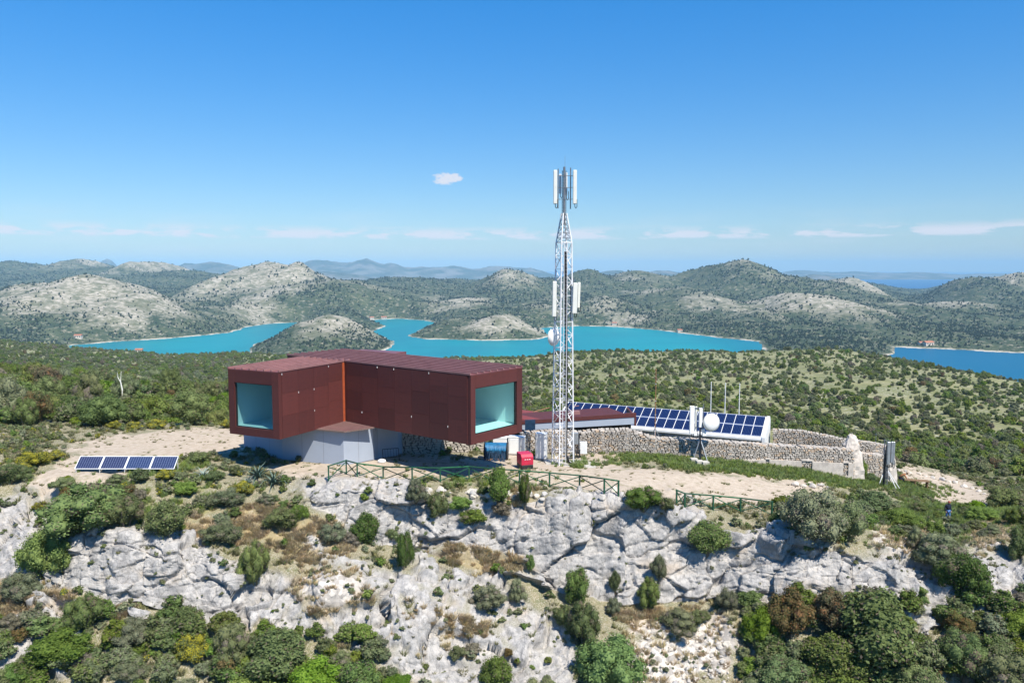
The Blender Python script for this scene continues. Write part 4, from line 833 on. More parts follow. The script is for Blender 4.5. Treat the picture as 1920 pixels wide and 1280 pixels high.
# ================================================================ kit round the mast foot and under the building
def place(u, v): return S(u, v)
def cab(label, u, v, w, d, h, rz, mat='white', door=True):
    p = place(u, v); r = thing('equipment_cabinet', label, 'cabinet', p, rz)
    MB().box((0, 0, .06), (w * .94, d * .94, .14)).build('plinth', M['greysteel'], r); MB().box((0, 0, .13 + (h - .2) / 2), (w, d, h - .2)).build('body', M[mat], r, bevel=.02)
    MB().box((0, 0, h - .03), (w * 1.06, d * 1.06, .10)).build('lid', M[mat], r, bevel=.03)
    if door:
        dr = MB().box((0, -d / 2 - .012, .13 + (h - .2) / 2), (w * .86, .022, h - .36)).build('door', M[mat], r, bevel=.008); MB().box((w * .34, -d / 2 - .035, h * .5), (.03, .03, .2)).build('handle', M['greysteel'], dr)
        dl = MB().box((-w / 2 - .012, 0, .13 + (h - .2) / 2), (.022, d * .8, h - .5)).build('side_door', M['galv'], r, bevel=.008)
    return r
cab('tall white equipment cabinet just left of the lattice mast', 1014, 861, .95, .75, 2.45, R(-16))
cab('wide white cabinet with grey side half hidden behind the cable drum', 968, 852, 1.5, .9, 1.75, R(-8))
cab('white box cabinet partly hidden under the right end of the red box', 937, 851, 1.3, .8, 1.65, R(-8), door=False)
rk_ = thing('meter_stand', 'pipe stand with grey and white boxes right of the mast foot', 'meter stand', place(1077, 858))
for x in (-.1, .35): MB().tube([(x, 0, -.1), (x, 0, 1.75)], .04, 6).build('post', M['galv'], rk_)
MB().box((-.08, -.1, 1.85), (.62, .35, 1.05), R(-14)).build('grey_box', M['galv'], rk_, bevel=.02); MB().box((.75, .05, .95), (.62, .4, 1.1), R(-10)).build('white_box', M['white'], rk_, bevel=.02); MB().box((-.45, -.05, 1.28), (.34, .2, .38)).build('junction_box', M['white'], rk_, bevel=.02)
MB().tube([(0, -.1, 1.3), (.05, -.25, .6), (.2, -.3, .1), (.35, -.2, .1), (.4, -.1, .8)], .05, 6).build('cable_loop', M['black'], rk_)
MB().tube([(-1.0, -.5, .05), (-.5, -.45, .06), (0, -.3, .08)], .10, 6).build('cable_duct', M['black'], rk_)
# red generator
ge = thing('generator', 'small crimson generator with a black base beside the green fence', 'generator', place(982, 876), R(18))
MB().box((0, 0, .19), (1.02, 1.35, .34)).build('base', M['black'], ge, bevel=.02)
MB().add([(x, y, z) for (y, z) in ((-.66, .36), (-.66, 1.05), (-.42, 1.28), (.66, 1.28), (.66, .36)) for x in (-.53, .53)], [(0, 1, 3, 2), (2, 3, 5, 4), (4, 5, 7, 6), (6, 7, 9, 8), (8, 9, 1, 0), (0, 2, 4, 6, 8), (9, 7, 5, 3, 1)]).build('canopy', M['red'], ge, bevel=.03)
for k in range(3): MB().box((-.2 + .2 * k, -.675, .85), (.12, .02, .05)).build('vent', M['white'], ge)
MB().box((-.54, .1, .8), (.02, .8, .5)).build('side_door', M['red'], ge, bevel=.006)
# cable drum with hoses thrown over it
dp = place(930, 860); dr_ = thing('cable_drum', 'large drum wound with blue and black hose under the red box', 'cable drum', dp, R(-4))
MB().lathe([(.001, -1.02), (.62, -1.02), (.62, 1.02), (.001, 1.02)], 24, Matrix.Rotation(R(90), 3, 'Y'), (0, 0, .80)).build('barrel', M['blue'], dr_, smooth=False)
for s in (-1, 1): MB().lathe([(.05, s * 1.03 - .04), (.86, s * 1.03 - .04), (.86, s * 1.03 + .04), (.05, s * 1.03 + .04)], 28, Matrix.Rotation(R(90), 3, 'Y'), (0, 0, .80)).build('flange', M['black'], dr_)
rnd = random.Random(2); hs = MB()
for k in range(40):
    x = -.95 + 1.9 * k / 39; MB_ = [(x + .04 * rnd.random(), .70 * math.sin(a) , .80 + .68 * math.cos(a)) for a in np.linspace(0, 2 * math.pi, 15)]; hs.tube(MB_, .035, 5, cap=False)
hs.build('hose_winding', M['blue'], dr_, smooth=True); hs = MB()
for k in range(34):
    x = -.95 + 1.9 * rnd.random(); l = .35 + .5 * rnd.random(); hs.tube([(x, -.70, .95 - .3 * rnd.random()), (x + .1 * (rnd.random() - .5), -.80, .6), (x + .3 * (rnd.random() - .5), -.86 - .2 * l, .22), (x + .7 * (rnd.random() - .5), -1.0 - l * .7, .05)], .028, 5)
hs.build('loose_hose', M['darkblue'], dr_); MB().box((.0, -.75, .06), (1.0, .55, .14)).build('pallet', M['orange'], dr_)
# folding frame and white sack against the grey base
fr_ = thing('folded_barrier', 'dark folding metal frame leaning in the shade by the grey base', 'barrier', place(733, 864), R(20))
for x in (-.7, .7): MB().tube([(x, 0, 0), (x, .35, 1.0)], .03, 5).build('leg', M['black'], fr_)
MB().tube([(-.7, .35, 1.0), (.7, .35, 1.0)], .03, 5).build('top_rail', M['black'], fr_); MB().tube([(-.7, .1, .3), (.7, .1, .3)], .03, 5).build('low_rail', M['black'], fr_)
for k in range(5): x = -.5 + .25 * k; MB().tube([(x, .1, .3), (x, .35, 1.0)], .018, 4).build('bar', M['black'], fr_)
sk = MB().lathe([(.001, 0), (.36, 0.02), (.42, .16), (.36, .34), (.18, .44), (.001, .42)], 12).build('white_sack', M['white'], smooth=True); sk.location = place(714, 867); sk.scale = (.9, .6, .7); tag(sk, 'crumpled white sack on the ground by the grey base corner', 'sack')
# ---- tripod stand with dish
tp = place(1311, 864); TY = tp.y
tri = thing('antenna_tripod', 'tripod antenna stand with a white dish on concrete blocks before the stone wall', 'antenna stand', tp)
def tz(v): return P(1311, v, TY).z - tp.z
def tx(u): return (u - 1311) / F * TY
MB().tube([(0, 0, .15), (0, 0, tz(765))], .085, 8).build('mast_tube', M['greysteel'], tri); MB().tube([(tx(1316.5), 0, tz(818)), (tx(1316.5), 0, tz(757))], .04, 6).build('side_tube', M['greysteel'], tri)
for (u_, v_, y_) in ((1296, 866, -.4), (1325, 872, -.9), (1328, 860, .7)): MB().tube([(tx(u_), y_, tz(v_) + .12), (tx(1311.5), 0, tz(822))], .05, 6).build('leg', M['galv'], tri)
o = panel(1289.5, 1298.5, 760, 812, -.25, mat='white', parent=tri, ref=1311, Y=TY, loc=tp); panel(1301, 1305, 762, 815, .05, mat='offwhite', parent=tri, ref=1311, Y=TY, loc=tp); panel(1307, 1313.5, 764, 800, -.25, mat='white', parent=tri, ref=1311, Y=TY, loc=tp)
dish(tri, (tx(1331), -.35, tz(790.5)), 16.6 / F * TY, (.28, -.95, .05)); MB().tube([(0, 0, tz(792)), (tx(1328), -.1, tz(792))], .06, 6).build('dish_arm', M['galv'], tri)
mb = MB(); 
for v_ in (764, 800, 816): mb.tube([(tx(1294), -.2, tz(v_)), (tx(1318), 0, tz(v_))], .04, 5)
mb.build('cross_arm', M['greysteel'], tri)
for (u_, v_, s_) in ((1301, 812, .3), (1318, 812, .36), (1316, 806, .25)): MB().box((tx(u_), -.2, tz(v_)), (s_, .25, s_ * 1.2)).build('radio_unit', M['white'], tri, bevel=.02)
MB().tube([(0, -.12, tz(815)), (.08, -.2, tz(840)), (.05, -.3, .1)], .06, 5).build('cable', M['black'], tri)
for i, (u_, v_) in enumerate(((1299, 868), (1309, 872), (1320, 874), (1331, 868))):
    q = place(u_, v_); b = MB().box((0, 0, .22), (.62, .6, .5)).build('concrete_block', M['concrete'], bevel=.02); b.location = (q.x, q.y, q.z); b.rotation_euler.z = .1 * i
    tag(b, ['leftmost ballast block under the dish tripod', 'second ballast block from left under the dish tripod', 'third ballast block from left under the dish tripod', 'rightmost ballast block beside the dish tripod'][i], 'concrete block', 'ballast blocks of the tripod stand')
# ---- lattice stand at the right end of the walls
q = place(1659, 912); QY = q.y; st2 = thing('antenna_stand', 'slim lattice antenna stand with three long grey panels at the wall end', 'antenna stand', q)
def qz(v): return P(1659, v, QY).z - q.z
def qx(u): return (u - 1659) / F * QY
for (x, y) in ((-.3, -.2), (.12, -.2), (-.1, .2)): MB().tube([(x, y, 0), (x, y, qz(824))], .04, 6).build('leg', M['greysteel'], st2)
mb = MB(); zt_ = qz(824)
for i in range(12): z0, z1 = zt_ * i / 12, zt_ * (i + 1) / 12; mb.tube([(-.3, -.2, z0), (.12, -.2, z1)], .02, 4); mb.tube([(.12, -.2, z0), (-.1, .2, z1)], .02, 4); mb.tube([(-.1, .2, z0), (-.3, -.2, z1)], .02, 4); mb.tube([(-.3, -.2, z1), (.12, -.2, z1)], .02, 4)
mb.build('bracing', M['greysteel'], st2)
for (u0, u1, v0, v1, y) in ((1655.5, 1661.5, 826, 868, -.5), (1663.5, 1667.5, 826, 866, -.4), (1669, 1673, 827, 870, -.2)): panel(u0, u1, v0, v1, y, mat='galv', parent=st2, ref=1659, Y=QY, loc=q)
for (x, y) in ((-.9, -.5), (1.1, -.7), (.7, -.9), (.2, .8)): MB().tube([(x, y, 0.02), (0, 0, zt_ * .42)], .035, 5).build('stay', M['white'], st2)
MB().tube([(-.2, -.25, .1), (-.25, -.3, zt_ * .5), (-.1, -.3, zt_ * .9)], .09, 6).build('cable', M['black'], st2)
# ---- poles
def pole(name, label, cat, u, v0, v1, Y, r, mat, group=None, extra=None):
    a, b = P(u, v1, Y), P(u, v0, Y); o = thing(name, label, cat, a, 0, group); H = b.z - a.z
    MB().tube([(0, 0, 0), (0, 0, H * .5), (0, 0, H)], r, 7, r * .7).build('shaft', M[mat], o); MB().lathe([(r * .7, 0), (r * 1.1, .03), (r * .9, .12), (.001, .14)], 8, None, (0, 0, H)).build('cap', M[mat], o)
    if extra: extra(o, H)
    return o
for (u_, v_, lb) in ((1331, 718, 'left of three thin white flagpoles behind the solar roof'), (1357.5, 720, 'middle of three thin white flagpoles behind the solar roof'), (1384, 721, 'right of three thin white flagpoles behind the solar roof')): pole('flagpole', lb, 'flagpole', u_, v_, 838, 93, .065, 'white', 'flagpoles behind the shed')
def whip(o, H):
    for z in (.35, .55, .8): MB().lathe([(.05, -.04), (.10, 0), (.05, .04)], 8, None, (0, 0, H * z)).build('collar', M['galv'], o)
    for a in (0.3, 2.4, 4.5): MB().tube([(math.cos(a) * .55, math.sin(a) * .55, 0), (0, 0, 1.1)], .03, 4).build('strut', M['galv'], o)
pole('rusty_pole', 'tall thin rust-brown pole standing in front of the solar panels', 'pole', 1228, 694, 822, 78, .06, 'rust', None, whip)
MBs = pole('thin_pole', 'very thin pale pole behind the ruined wall corner', 'pole', 1640, 815, 880, 84, .025, 'galv')
# ================================================================ green timber fences with crossed braces
def fence(label, L, name='crossed_brace_fence', mat='greenpaint', h=1.12, hide=()):
    b0 = S(*L[0]); r = thing(name, label, 'fence', b0); tops = []
    pts_ = [S(u, v) - b0 for (u, v) in L]
    for i, p in enumerate(pts_):
        MB().box(p + Vector((0, 0, h / 2 - .15)), (.11, .11, h + .3), .2).build('post', M[mat], r)
        tops.append(p + Vector((0, 0, h)))
    for i in range(len(pts_) - 1):
        a, b = pts_[i], pts_[i + 1]; d = (b - a).normalized()
        m2 = 'greenbright' if (i % 3 == 2) else mat
        MB().tube([tops[i] - d * .08, tops[i + 1] + d * .08], .055, 6).build('handrail', M[m2], r)
        MB().tube([a + Vector((0, -.03, .12)), b + Vector((0, -.03, h - .1))], .038, 5).build('brace', M[mat], r); MB().tube([a + Vector((0, .03, h - .1)), b + Vector((0, .03, .12))], .038, 5).build('brace', M[m2], r)
    return r
fence('long green fence of crossed braces along the cliff edge below the building', [(616, 900), (647, 889), (668, 895), (717, 901), (771, 904), (825, 903), (878, 900), (925, 905), (972, 908), (1029, 913), (1084, 918), (1137, 925), (1158, 929)])
fence('shorter green fence of crossed braces ending in the big olive-grey bush', [(1266, 946), (1282, 952), (1335, 956), (1387, 961), (1446, 968)])
# ================================================================ boulders
def rock_mesh(seed, sub_=2):
    bm = bmesh.new(); bmesh.ops.create_icosphere(bm, subdivisions=3, radius=1); rnd = np.random.default_rng(seed)
    pl_ = rnd.normal(size=(11, 3)); pl_ /= np.linalg.norm(pl_, axis=1)[:, None]; dd = .55 + .35 * rnd.random(11)
    for v in bm.verts:
        p = np.array(v.co); 
        for n_, d_ in zip(pl_, dd):
            k = p @ n_ - d_
            if k > 0: p = p - n_ * k * .92
        p = p * (1 + .10 * float(perlin(np.array(p[0] * 2.2 + seed), np.array(p[1] * 2.2), np.array(p[2] * 2.2)))); v.co = p
    me = bpy.data.meshes.new('boulder'); bm.to_mesh(me); bm.free(); me.materials.append(M['boulder']); return me
RM = [rock_mesh(s) for s in range(1, 8)]
ORD = 'first third fourth fifth sixth seventh eighth ninth tenth eleventh twelfth thirteenth fourteenth fifteenth second last'.split()
def boulder(u, v, w, label, group, Y=None, z=None):
    p = S(u, v) if Y is None else P(u, v, Y); s = w / F * p.y / 2
    o = link('boulder', random.choice(RM)); o.location = (p.x, p.y, p.z + s * .25); o.scale = (s, s * (.7 + .4 * random.random()), s * (.55 + .3 * random.random())); o.rotation_euler = (random.random() * .4, random.random() * .4, random.random() * 6.3)
    tag(o, label, 'boulder', group); return o
for i, (u, v, w) in enumerate([(1684, 883, 11), (1697, 884, 7), (1707, 887, 8), (1722, 890, 9), (1735, 893, 7), (1748, 897, 11), (1764, 901, 14), (1778, 906, 12), (1791, 907, 13), (1805, 913, 15), (1822, 916, 10), (1833, 922, 12), (1845, 927, 8), (1852, 933, 10), (1689, 889, 6), (1860, 944, 12)]):
    boulder(u, v, w, ('pale boulder edging the sandy terrace, %s in the row from the stone walls' % ORD[i]), 'boulders edging the terrace')
for i in range(46):
    u = random.uniform(735, 1020); v = 916 + 12 * random.random() + (u - 735) * .03
    boulder(u, v, random.uniform(7, 19), 'loose pale rock on the cliff lip under the long green fence', 'rocks under the fence')
for (u, v, w) in [(1140, 905, 0), (1150, 920, 22), (1165, 930, 18), (1132, 935, 16), (1490, 910, 16), (1505, 912, 14), (1522, 914, 18), (1538, 911, 14), (1550, 915, 10), (1515, 908, 12)]:
    if w: boulder(u, v, w, 'pale flat stone in the small heap on the grass' if u > 1400 else 'grey rock at the end of the long fence', 'heap of pale stones' if u > 1400 else 'rocks by the fence end')
for i in range(110):
    u = random.gauss(1290, 60); v = random.uniform(1165, 1285)
    boulder(u, v, random.uniform(4, 13), 'loose stone on the scree chute below the cliff', 'stones of the scree')
# ================================================================ table, bench and people by the sandy terrace
pt = place(1722, 914); tb = thing('picnic_table', 'low timber table on the edge of the sandy terrace', 'table', pt, R(-14))
for k in range(4): MB().box((0, -.33 + .22 * k, .74), (1.9, .2, .05)).build('plank', M['wood'], tb)
for x in (-.75, .75): MB().box((x, 0, .36), (.1, .7, .72)).build('leg', M['wood'], tb)
pt2 = place(1700, 908); bn = thing('bench', 'small dark timber bench beside the crouching person', 'bench', pt2, R(-14))
for k in range(2): MB().box((0, -.13 + .24 * k, .46), (1.6, .22, .06)).build('plank', M['wood'], bn)
for x in (-.65, .65): MB().box((x, 0, .22), (.12, .42, .44)).build('leg', M['wood'], bn)
t = NT('skin'); M['skin'] = t.bsdf((0.52, 0.30, 0.21), 0.6, spec=0.3)
M['navy'] = simple('navy_jacket', (0.018, 0.024, 0.045), 0.85, 0, 0.2, 0.25, 6.0); M['jeans'] = simple('blue_jeans', (0.09, 0.19, 0.42), 0.85, 0, 0.2, 0.25, 8.0)
M['tan'] = simple('tan_jacket', (0.42, 0.19, 0.09), 0.85, 0, 0.2, 0.2, 6.0); M['hair'] = simple('grey_brown_hair', (0.16, 0.10, 0.07), 0.8, 0, 0.2, 0.3, 9.0); M['cap'] = simple('russet_cap', (0.30, 0.07, 0.045), 0.8, 0, 0.2, 0.2, 9.0); M['shoe'] = simple('dark_shoe', (0.03, 0.025, 0.02), 0.7)
def skin_obj(name, verts, edges, radii, mat, parent, levels=2):
    me = bpy.data.meshes.new(name); me.from_pydata(verts, edges, []); o = link(name, me, mat, parent)
    m = o.modifiers.new('skin', 'SKIN'); m.use_smooth_shade = True; sv = me.skin_vertices[0].data
    for i, r in enumerate(radii): sv[i].radius = (r if isinstance(r, tuple) else (r, r)); sv[i].use_root = (i == 0)
    s = o.modifiers.new('sub', 'SUBSURF'); s.levels = levels; s.render_levels = levels; return o
def person(label, loc, rz, J, jacket, legs, headmat, capname):
    """J: joint positions; the figure faces -y."""
    r = thing('person', label, 'person', loc, rz)
    b = skin_obj('body', [J['neck'], J['head0'], J['head1'], J['head2'], J['nose'], J['nose2']], [(0, 1), (1, 2), (2, 3), (2, 4), (4, 5)], [.055, .075, .098, .075, .04, .012], M['skin'], r)
    tv = [J['pelvis'], J['waist'], J['chest'], J['collar']]; te = [(0, 1), (1, 2), (2, 3)]; tr_ = [(.165, .125), (.165, .125), (.19, .14), (.085, .08)]
    for s in ('l', 'r'):
        k = len(tv); tv += [J['sh' + s], J['el' + s], J['wr' + s]]; te += [(2, k), (k, k + 1), (k + 1, k + 2)]; tr_ += [.085, .062, .048]
    skin_obj('jacket', tv, te, tr_, M[jacket], r)
    lv = [J['pelvis'] + Vector((0, 0, -.02))]; le = []; lr = [(.155, .12)]
    for s in ('l', 'r'):
        k = len(lv); lv += [J['hip' + s], J['kn' + s], J['an' + s]]; le += [(0, k), (k, k + 1), (k + 1, k + 2)]; lr += [.105, .075, .055]
    skin_obj('trousers', lv, le, lr, M[legs], r)
    for s in ('l', 'r'):
        a = J['an' + s]; skin_obj('shoe', [a + Vector((0, .05, -.045)), a + Vector((0, -.08, -.06)), a + Vector((0, -.18, -.065))], [(0, 1), (1, 2)], [.05, .05, .038], M['shoe'], r, 1)
        w = J['wr' + s]; d = (J['wr' + s] - J['el' + s]).normalized(); sd = 1 if s == 'l' else -1
        h = skin_obj('hand', [w, w + d * .05, w + d * .10], [(0, 1), (1, 2)], [.026, (.040, .02), (.038, .018)], M['skin'], r, 1)
        side = d.cross(Vector((1, 0, 0))).normalized()
        for f in range(4):
            o_ = side * (-.028 + .019 * f); l = (.070, .082, .078, .060)[f]; c1 = w + d * .10 + o_; c2 = c1 + d * l * .55 + Vector((-sd * .008, 0, 0)); c3 = c2 + d * l * .4 + Vector((-sd * .022, 0, 0)); MB().tube([c1, c2, c3], .009, 6, .006).build('finger', M['skin'], h, smooth=True)
        c1 = w + d * .03 + side * -.035; MB().tube([c1, c1 + d * .035 - side * .02, c1 + d * .065 - side * .016], .010, 6, .007).build('thumb', M['skin'], h, smooth=True)
    hc = (J['head1'] + J['head2']) / 2; up = (J['head2'] - J['head1']).normalized()
    o = MB().lathe([(.112, -.01), (.114, .04), (.098, .085), (.055, .115), (.001, .122)], 14, up.to_track_quat('Z', 'Y').to_matrix(), hc - up * .005).build(capname, M[headmat], r, smooth=True)
    f = (J['nose2'] - J['head1']); f = (f - up * f.dot(up)).normalized(); lat = up.cross(f)
    for s in (-1, 1):
        MB().lathe([(.001, -.008), (.010, 0), (.001, .008)], 6, None, J['head1'] + up * .02 + f * .092 + lat * s * .035).build('eye', M['black'], b); MB().lathe([(.001, -.03), (.018, 0), (.001, .03)], 6, None, J['head1'] + lat * s * .10).build('ear', M['skin'], b)
    MB().box(J['head1'] - up * .055 + f * .088, (.05, .012, .01)).build('mouth', M['cap'], b)
    return r
V = Vector
stand = dict(pelvis=V((0, 0, .95)), waist=V((0, .0, 1.12)), chest=V((0, -.01, 1.34)), collar=V((0, -.02, 1.49)), neck=V((0, -.02, 1.50)), head0=V((0, -.04, 1.56)), head1=V((0, -.07, 1.64)), head2=V((0, -.075, 1.71)), nose=V((0, -.155, 1.625)), nose2=V((0, -.19, 1.61)),
  shl=V((.20, 0, 1.42)), ell=V((.27, .03, 1.13)), wrl=V((.23, -.10, .90)), shr=V((-.20, 0, 1.42)), elr=V((-.28, .05, 1.13)), wrr=V((-.25, -.05, .89)), hipl=V((.10, 0, .88)), knl=V((.11, -.10, .50)), anl=V((.11, -.02, .10)), hipr=V((-.10, 0, .88)), knr=V((-.11, .02, .50)), anr=V((-.12, .20, .12)))
person('man in a dark navy jacket and blue jeans walking on the right slope', S(1775, 976), R(12), stand, 'navy', 'jeans', 'cap', 'cap')
bend = dict(pelvis=V((0, .25, .62)), waist=V((0, .18, .80)), chest=V((0, -.08, .96)), collar=V((0, -.22, 1.02)), neck=V((0, -.22, 1.02)), head0=V((0, -.29, 1.05)), head1=V((0, -.37, 1.08)), head2=V((0, -.41, 1.13)), nose=V((0, -.43, 1.02)), nose2=V((0, -.455, .99)),
  shl=V((.19, -.14, .98)), ell=V((.24, -.28, .72)), wrl=V((.16, -.42, .52)), shr=V((-.19, -.14, .98)), elr=V((-.24, -.26, .72)), wrr=V((-.16, -.42, .52)), hipl=V((.10, .25, .58)), knl=V((.13, -.12, .48)), anl=V((.13, .05, .10)), hipr=V((-.10, .25, .58)), knr=V((-.13, -.12, .48)), anr=V((-.13, .08, .10)))
person('person in a tan jacket crouching forward beside the bench', S(1690, 906), R(70), bend, 'tan', 'navy', 'hair', 'hair')
# ================================================================ far houses by the bays
M['housewall'] = simple('pale_house_wall', (0.62, 0.55, 0.46), 0.9, 0, 0.2, 0.08, .2); M['tile'] = simple('terracotta_roof', (0.42, 0.17, 0.10), 0.85, 0, 0.2, 0.2, .4)
def house(label, u, v, w, d, h, rz):
    p = hill_hit(u, v, 900); o = thing('house', label, 'house', p, rz); hw = MB().box((0, 0, h / 2 - 2), (w, d, h + 4)).build('wall', M['housewall'], o)
    MB().add([(-w / 2 - .6, -d / 2 - .6, h), (w / 2 + .6, -d / 2 - .6, h), (w / 2 + .6, d / 2 + .6, h), (-w / 2 - .6, d / 2 + .6, h), (-w / 2 - .6, 0, h + d * .28), (w / 2 + .6, 0, h + d * .28)], [(0, 1, 5, 4), (2, 3, 4, 5), (0, 4, 3), (1, 2, 5), (3, 2, 1, 0)]).build('roof', M['tile'], o)
    for k in range(3): MB().box((-w * .3 + w * .3 * k, -d / 2 - .02, h * .55), (w * .12, .1, h * .4)).build('window', M['darkrecess'], hw)
for (lb, u, v, w, d, h, rz) in [('terracotta-roofed house on the shore of the right-hand bay', 1740, 647, 22, 12, 6, .3), ('small orange-roofed house left of the larger one on the right-hand bay', 1726, 646, 10, 8, 5, .2), ('pale farmhouse at the foot of the bare hill at far left', 147, 634, 16, 10, 6, .1), ('small house at the head of the middle bay', 720, 598, 18, 11, 6, 0), ('tiny house above the middle bay, left of its neighbour', 697, 599, 14, 10, 6, .4), ('lone house on the far shore right of the mast', 1152, 609, 14, 9, 6, -.2), ('lone pale house on the shore between mast and right bay', 1274, 622, 13, 9, 5, .2), ('small house in the green valley at left', 262, 685, 7, 5, 4, .2)]:
    house(lb, u, v, w, d, h, rz)
# ================================================================ VEGETATION
def leaf_mat(name, a, b, twig=None, flower=None):
    t = NT(name); isl = t.n('ShaderNodeNewGeometry').outputs['Random Per Island']; oi = t.n('ShaderNodeObjectInfo').outputs['Random']
    c = t.mix(isl, a, b); hs = t.n('ShaderNodeHueSaturation', None, Hue=t.ramp(oi, 0, 1, 0.478, 0.518, False), Saturation=t.ramp(t.math('FRACT', t.math('MULTIPLY', oi, 5.7)), 0, 1, 0.72, 1.08, False), Value=t.ramp(t.math('FRACT', t.math('MULTIPLY', oi, 13.1)), 0, 1, 0.75, 1.25, False), Color=c).outputs[0]
    if twig: hs = t.mix(t.math('GREATER_THAN', t.math('FRACT', t.math('MULTIPLY', isl, 91.7)), 0.90), hs, twig)
    if flower: hs = t.mix(t.math('GREATER_THAN', t.math('FRACT', t.math('MULTIPLY', isl, 37.3)), 0.52), hs, flower)
    d = t.n('ShaderNodeBsdfPrincipled', None, Roughness=0.75); t.put(d.inputs['Base Color'], hs); t.put(d.inputs['Specular IOR Level'], 0.12)
    tr = t.n('ShaderNodeBsdfTranslucent', None, Color=hs); mx = t.n('ShaderNodeMixShader', None, i0=0.30, i1=d.outputs[0], i2=tr.outputs[0]); t.t.links.new(mx.outputs[0], t.out.inputs['Surface']); return t.m
LM = {'D': leaf_mat('mastic_leaves', (0.070, 0.112, 0.022), (0.170, 0.230, 0.054), (0.16, 0.13, 0.09)), 'O': leaf_mat('grey_olive_leaves', (0.115, 0.145, 0.058), (0.225, 0.250, 0.120), (0.20, 0.17, 0.13)),
      'B': leaf_mat('fresh_green_leaves', (0.085, 0.155, 0.016), (0.185, 0.275, 0.040)), 'Y': leaf_mat('yellow_flowering_leaves', (0.085, 0.12, 0.03), (0.15, 0.17, 0.05), None, (0.40, 0.36, 0.04)),
      'R': leaf_mat('russet_leaves', (0.10, 0.11, 0.035), (0.22, 0.15, 0.06), (0.24, 0.13, 0.06)), 'G': leaf_mat('dry_twiggy_leaves', (0.13, 0.115, 0.075), (0.22, 0.19, 0.12), (0.25, 0.22, 0.18)), 'P': leaf_mat('pine_needles', (0.100, 0.150, 0.022), (0.210, 0.260, 0.050), (0.14, 0.11, 0.07))}
t = NT('bark'); M['bark'] = t.bsdf(t.mix(t.noise(t.obj(), 12, 4), (0.10, 0.08, 0.06), (0.22, 0.19, 0.16)), 0.95, spec=0.1)
def crown_mesh(name, seed, nl, leaf, n, mat, tall=1.0, blob=0.86, spread=.34):
    r = np.random.default_rng(seed); C = []; Rr = []
    ex, ey = 0.85 + .3 * r.random(), 0.85 + .3 * r.random()
    for i in range(nl * 3):
        a = r.random() * 6.283; e = math.asin(-0.15 + 1.12 * r.random()); d = spread * (0.62 + 0.55 * r.random() ** 1.4)
        C.append((ex * d * math.cos(a) * math.cos(e), ey * d * math.sin(a) * math.cos(e), .30 + .42 * max(math.sin(e), -.3) * (.8 + .4 * r.random()))); Rr.append(0.075 + 0.085 * r.random())
    C.append((0, 0, .36)); Rr.append(.26); C, Rr = np.array(C), np.array(Rr)
    w = Rr ** 2 / (Rr ** 2).sum(); k = r.choice(len(C), n * 2, p=w); nr_ = r.normal(size=(n * 2, 3)); nr_ /= np.linalg.norm(nr_, axis=1)[:, None]
    p = C[k] + nr_ * Rr[k][:, None] * (0.80 + 0.20 * r.random((n * 2, 1)) + 0.45 * r.random((n * 2, 1)) ** 5) * (1.0, 1.0, 1.15)
    dd = np.linalg.norm((p[:, None, :] - C[None]) / (Rr[None, :, None]), axis=2); dd[np.arange(len(p)), k] = 9
    ok = (dd.min(1) > 0.88) & (p[:, 2] > 0.02); p, nr_ = p[ok][:n], nr_[ok][:n]; m = len(p)
    nn = nr_ * 0.75 + r.normal(size=(m, 3)) * 0.55 + np.array((0, 0, .25)); nn /= np.linalg.norm(nn, axis=1)[:, None]
    tg = np.cross(nn, r.normal(size=(m, 3))); tg /= np.linalg.norm(tg, axis=1)[:, None]; bt = np.cross(nn, tg)
    s = leaf * (0.6 + 0.9 * r.random((m, 1)))
    v = np.stack([p - tg * s, p + bt * s * .55 - nn * s * .15, p + tg * s, p - bt * s * .55 - nn * s * .15], 1).reshape(-1, 3)
    f = np.arange(m * 4).reshape(-1, 4)
    vb, fb = [], []; off = len(v)
    for c_, r_ in zip(C, Rr):
        U, Vn = (9, 6) if r_ > .2 else (6, 4); th, ph = np.meshgrid(np.linspace(0, 2 * np.pi, U, endpoint=False), np.linspace(0.06, np.pi - .06, Vn))
        q = np.stack([np.sin(ph) * np.cos(th), np.sin(ph) * np.sin(th), np.cos(ph)], -1).reshape(-1, 3); q = q * (r_ * blob * (0.86 + .25 * r.random((len(q), 1)))) + c_; q[:, 2] = np.maximum(q[:, 2], 0.0); vb.append(q)
        fb += [[off + i * U + j, off + i * U + (j + 1) % U, off + (i + 1) * U + (j + 1) % U, off + (i + 1) * U + j] for i in range(Vn - 1) for j in range(U)]; off += U * Vn
    v = np.concatenate([v] + vb); f = np.concatenate([f, np.array(fb)])
    v[:, 0:2] /= max(np.abs(v[:, :2]).max(), .01) * 2; v[:, 2] /= v[:, 2].max()
    me = raw_mesh(bpy.data.meshes.new(name), v, f); me.materials.append(mat); return me
def stem_mesh(seed):
    r = random.Random(seed); mb = MB()
    for k in range(4):
        a = k * 1.57 + r.random(); mb.tube([(.02 * math.cos(a), .02 * math.sin(a), -.08), (.10 * math.cos(a), .10 * math.sin(a), .25), (.24 * math.cos(a + .3), .24 * math.sin(a + .3), .6)], .022, 5, .008)
    me = mb.mesh('stem'); me.materials.append(M['bark']); return me
STEMS = [stem_mesh(s) for s in (1, 2, 3)]
CR = {k: [crown_mesh('crown', 10 * i + ord(k), nl, lf * .72, 5000, LM[k], spread=sp_r) for i, (nl, lf, sp_r) in enumerate(cfg)] for k, cfg in
      {'D': [(9, .024, .34), (13, .021, .38), (7, .026, .30)], 'O': [(12, .019, .36), (9, .022, .34)], 'B': [(12, .024, .34), (8, .024, .3)], 'Y': [(9, .026, .38)], 'R': [(10, .026, .38)], 'G': [(10, .020, .36)], 'P': [(10, .022, .30), (13, .022, .36)]}.items()}
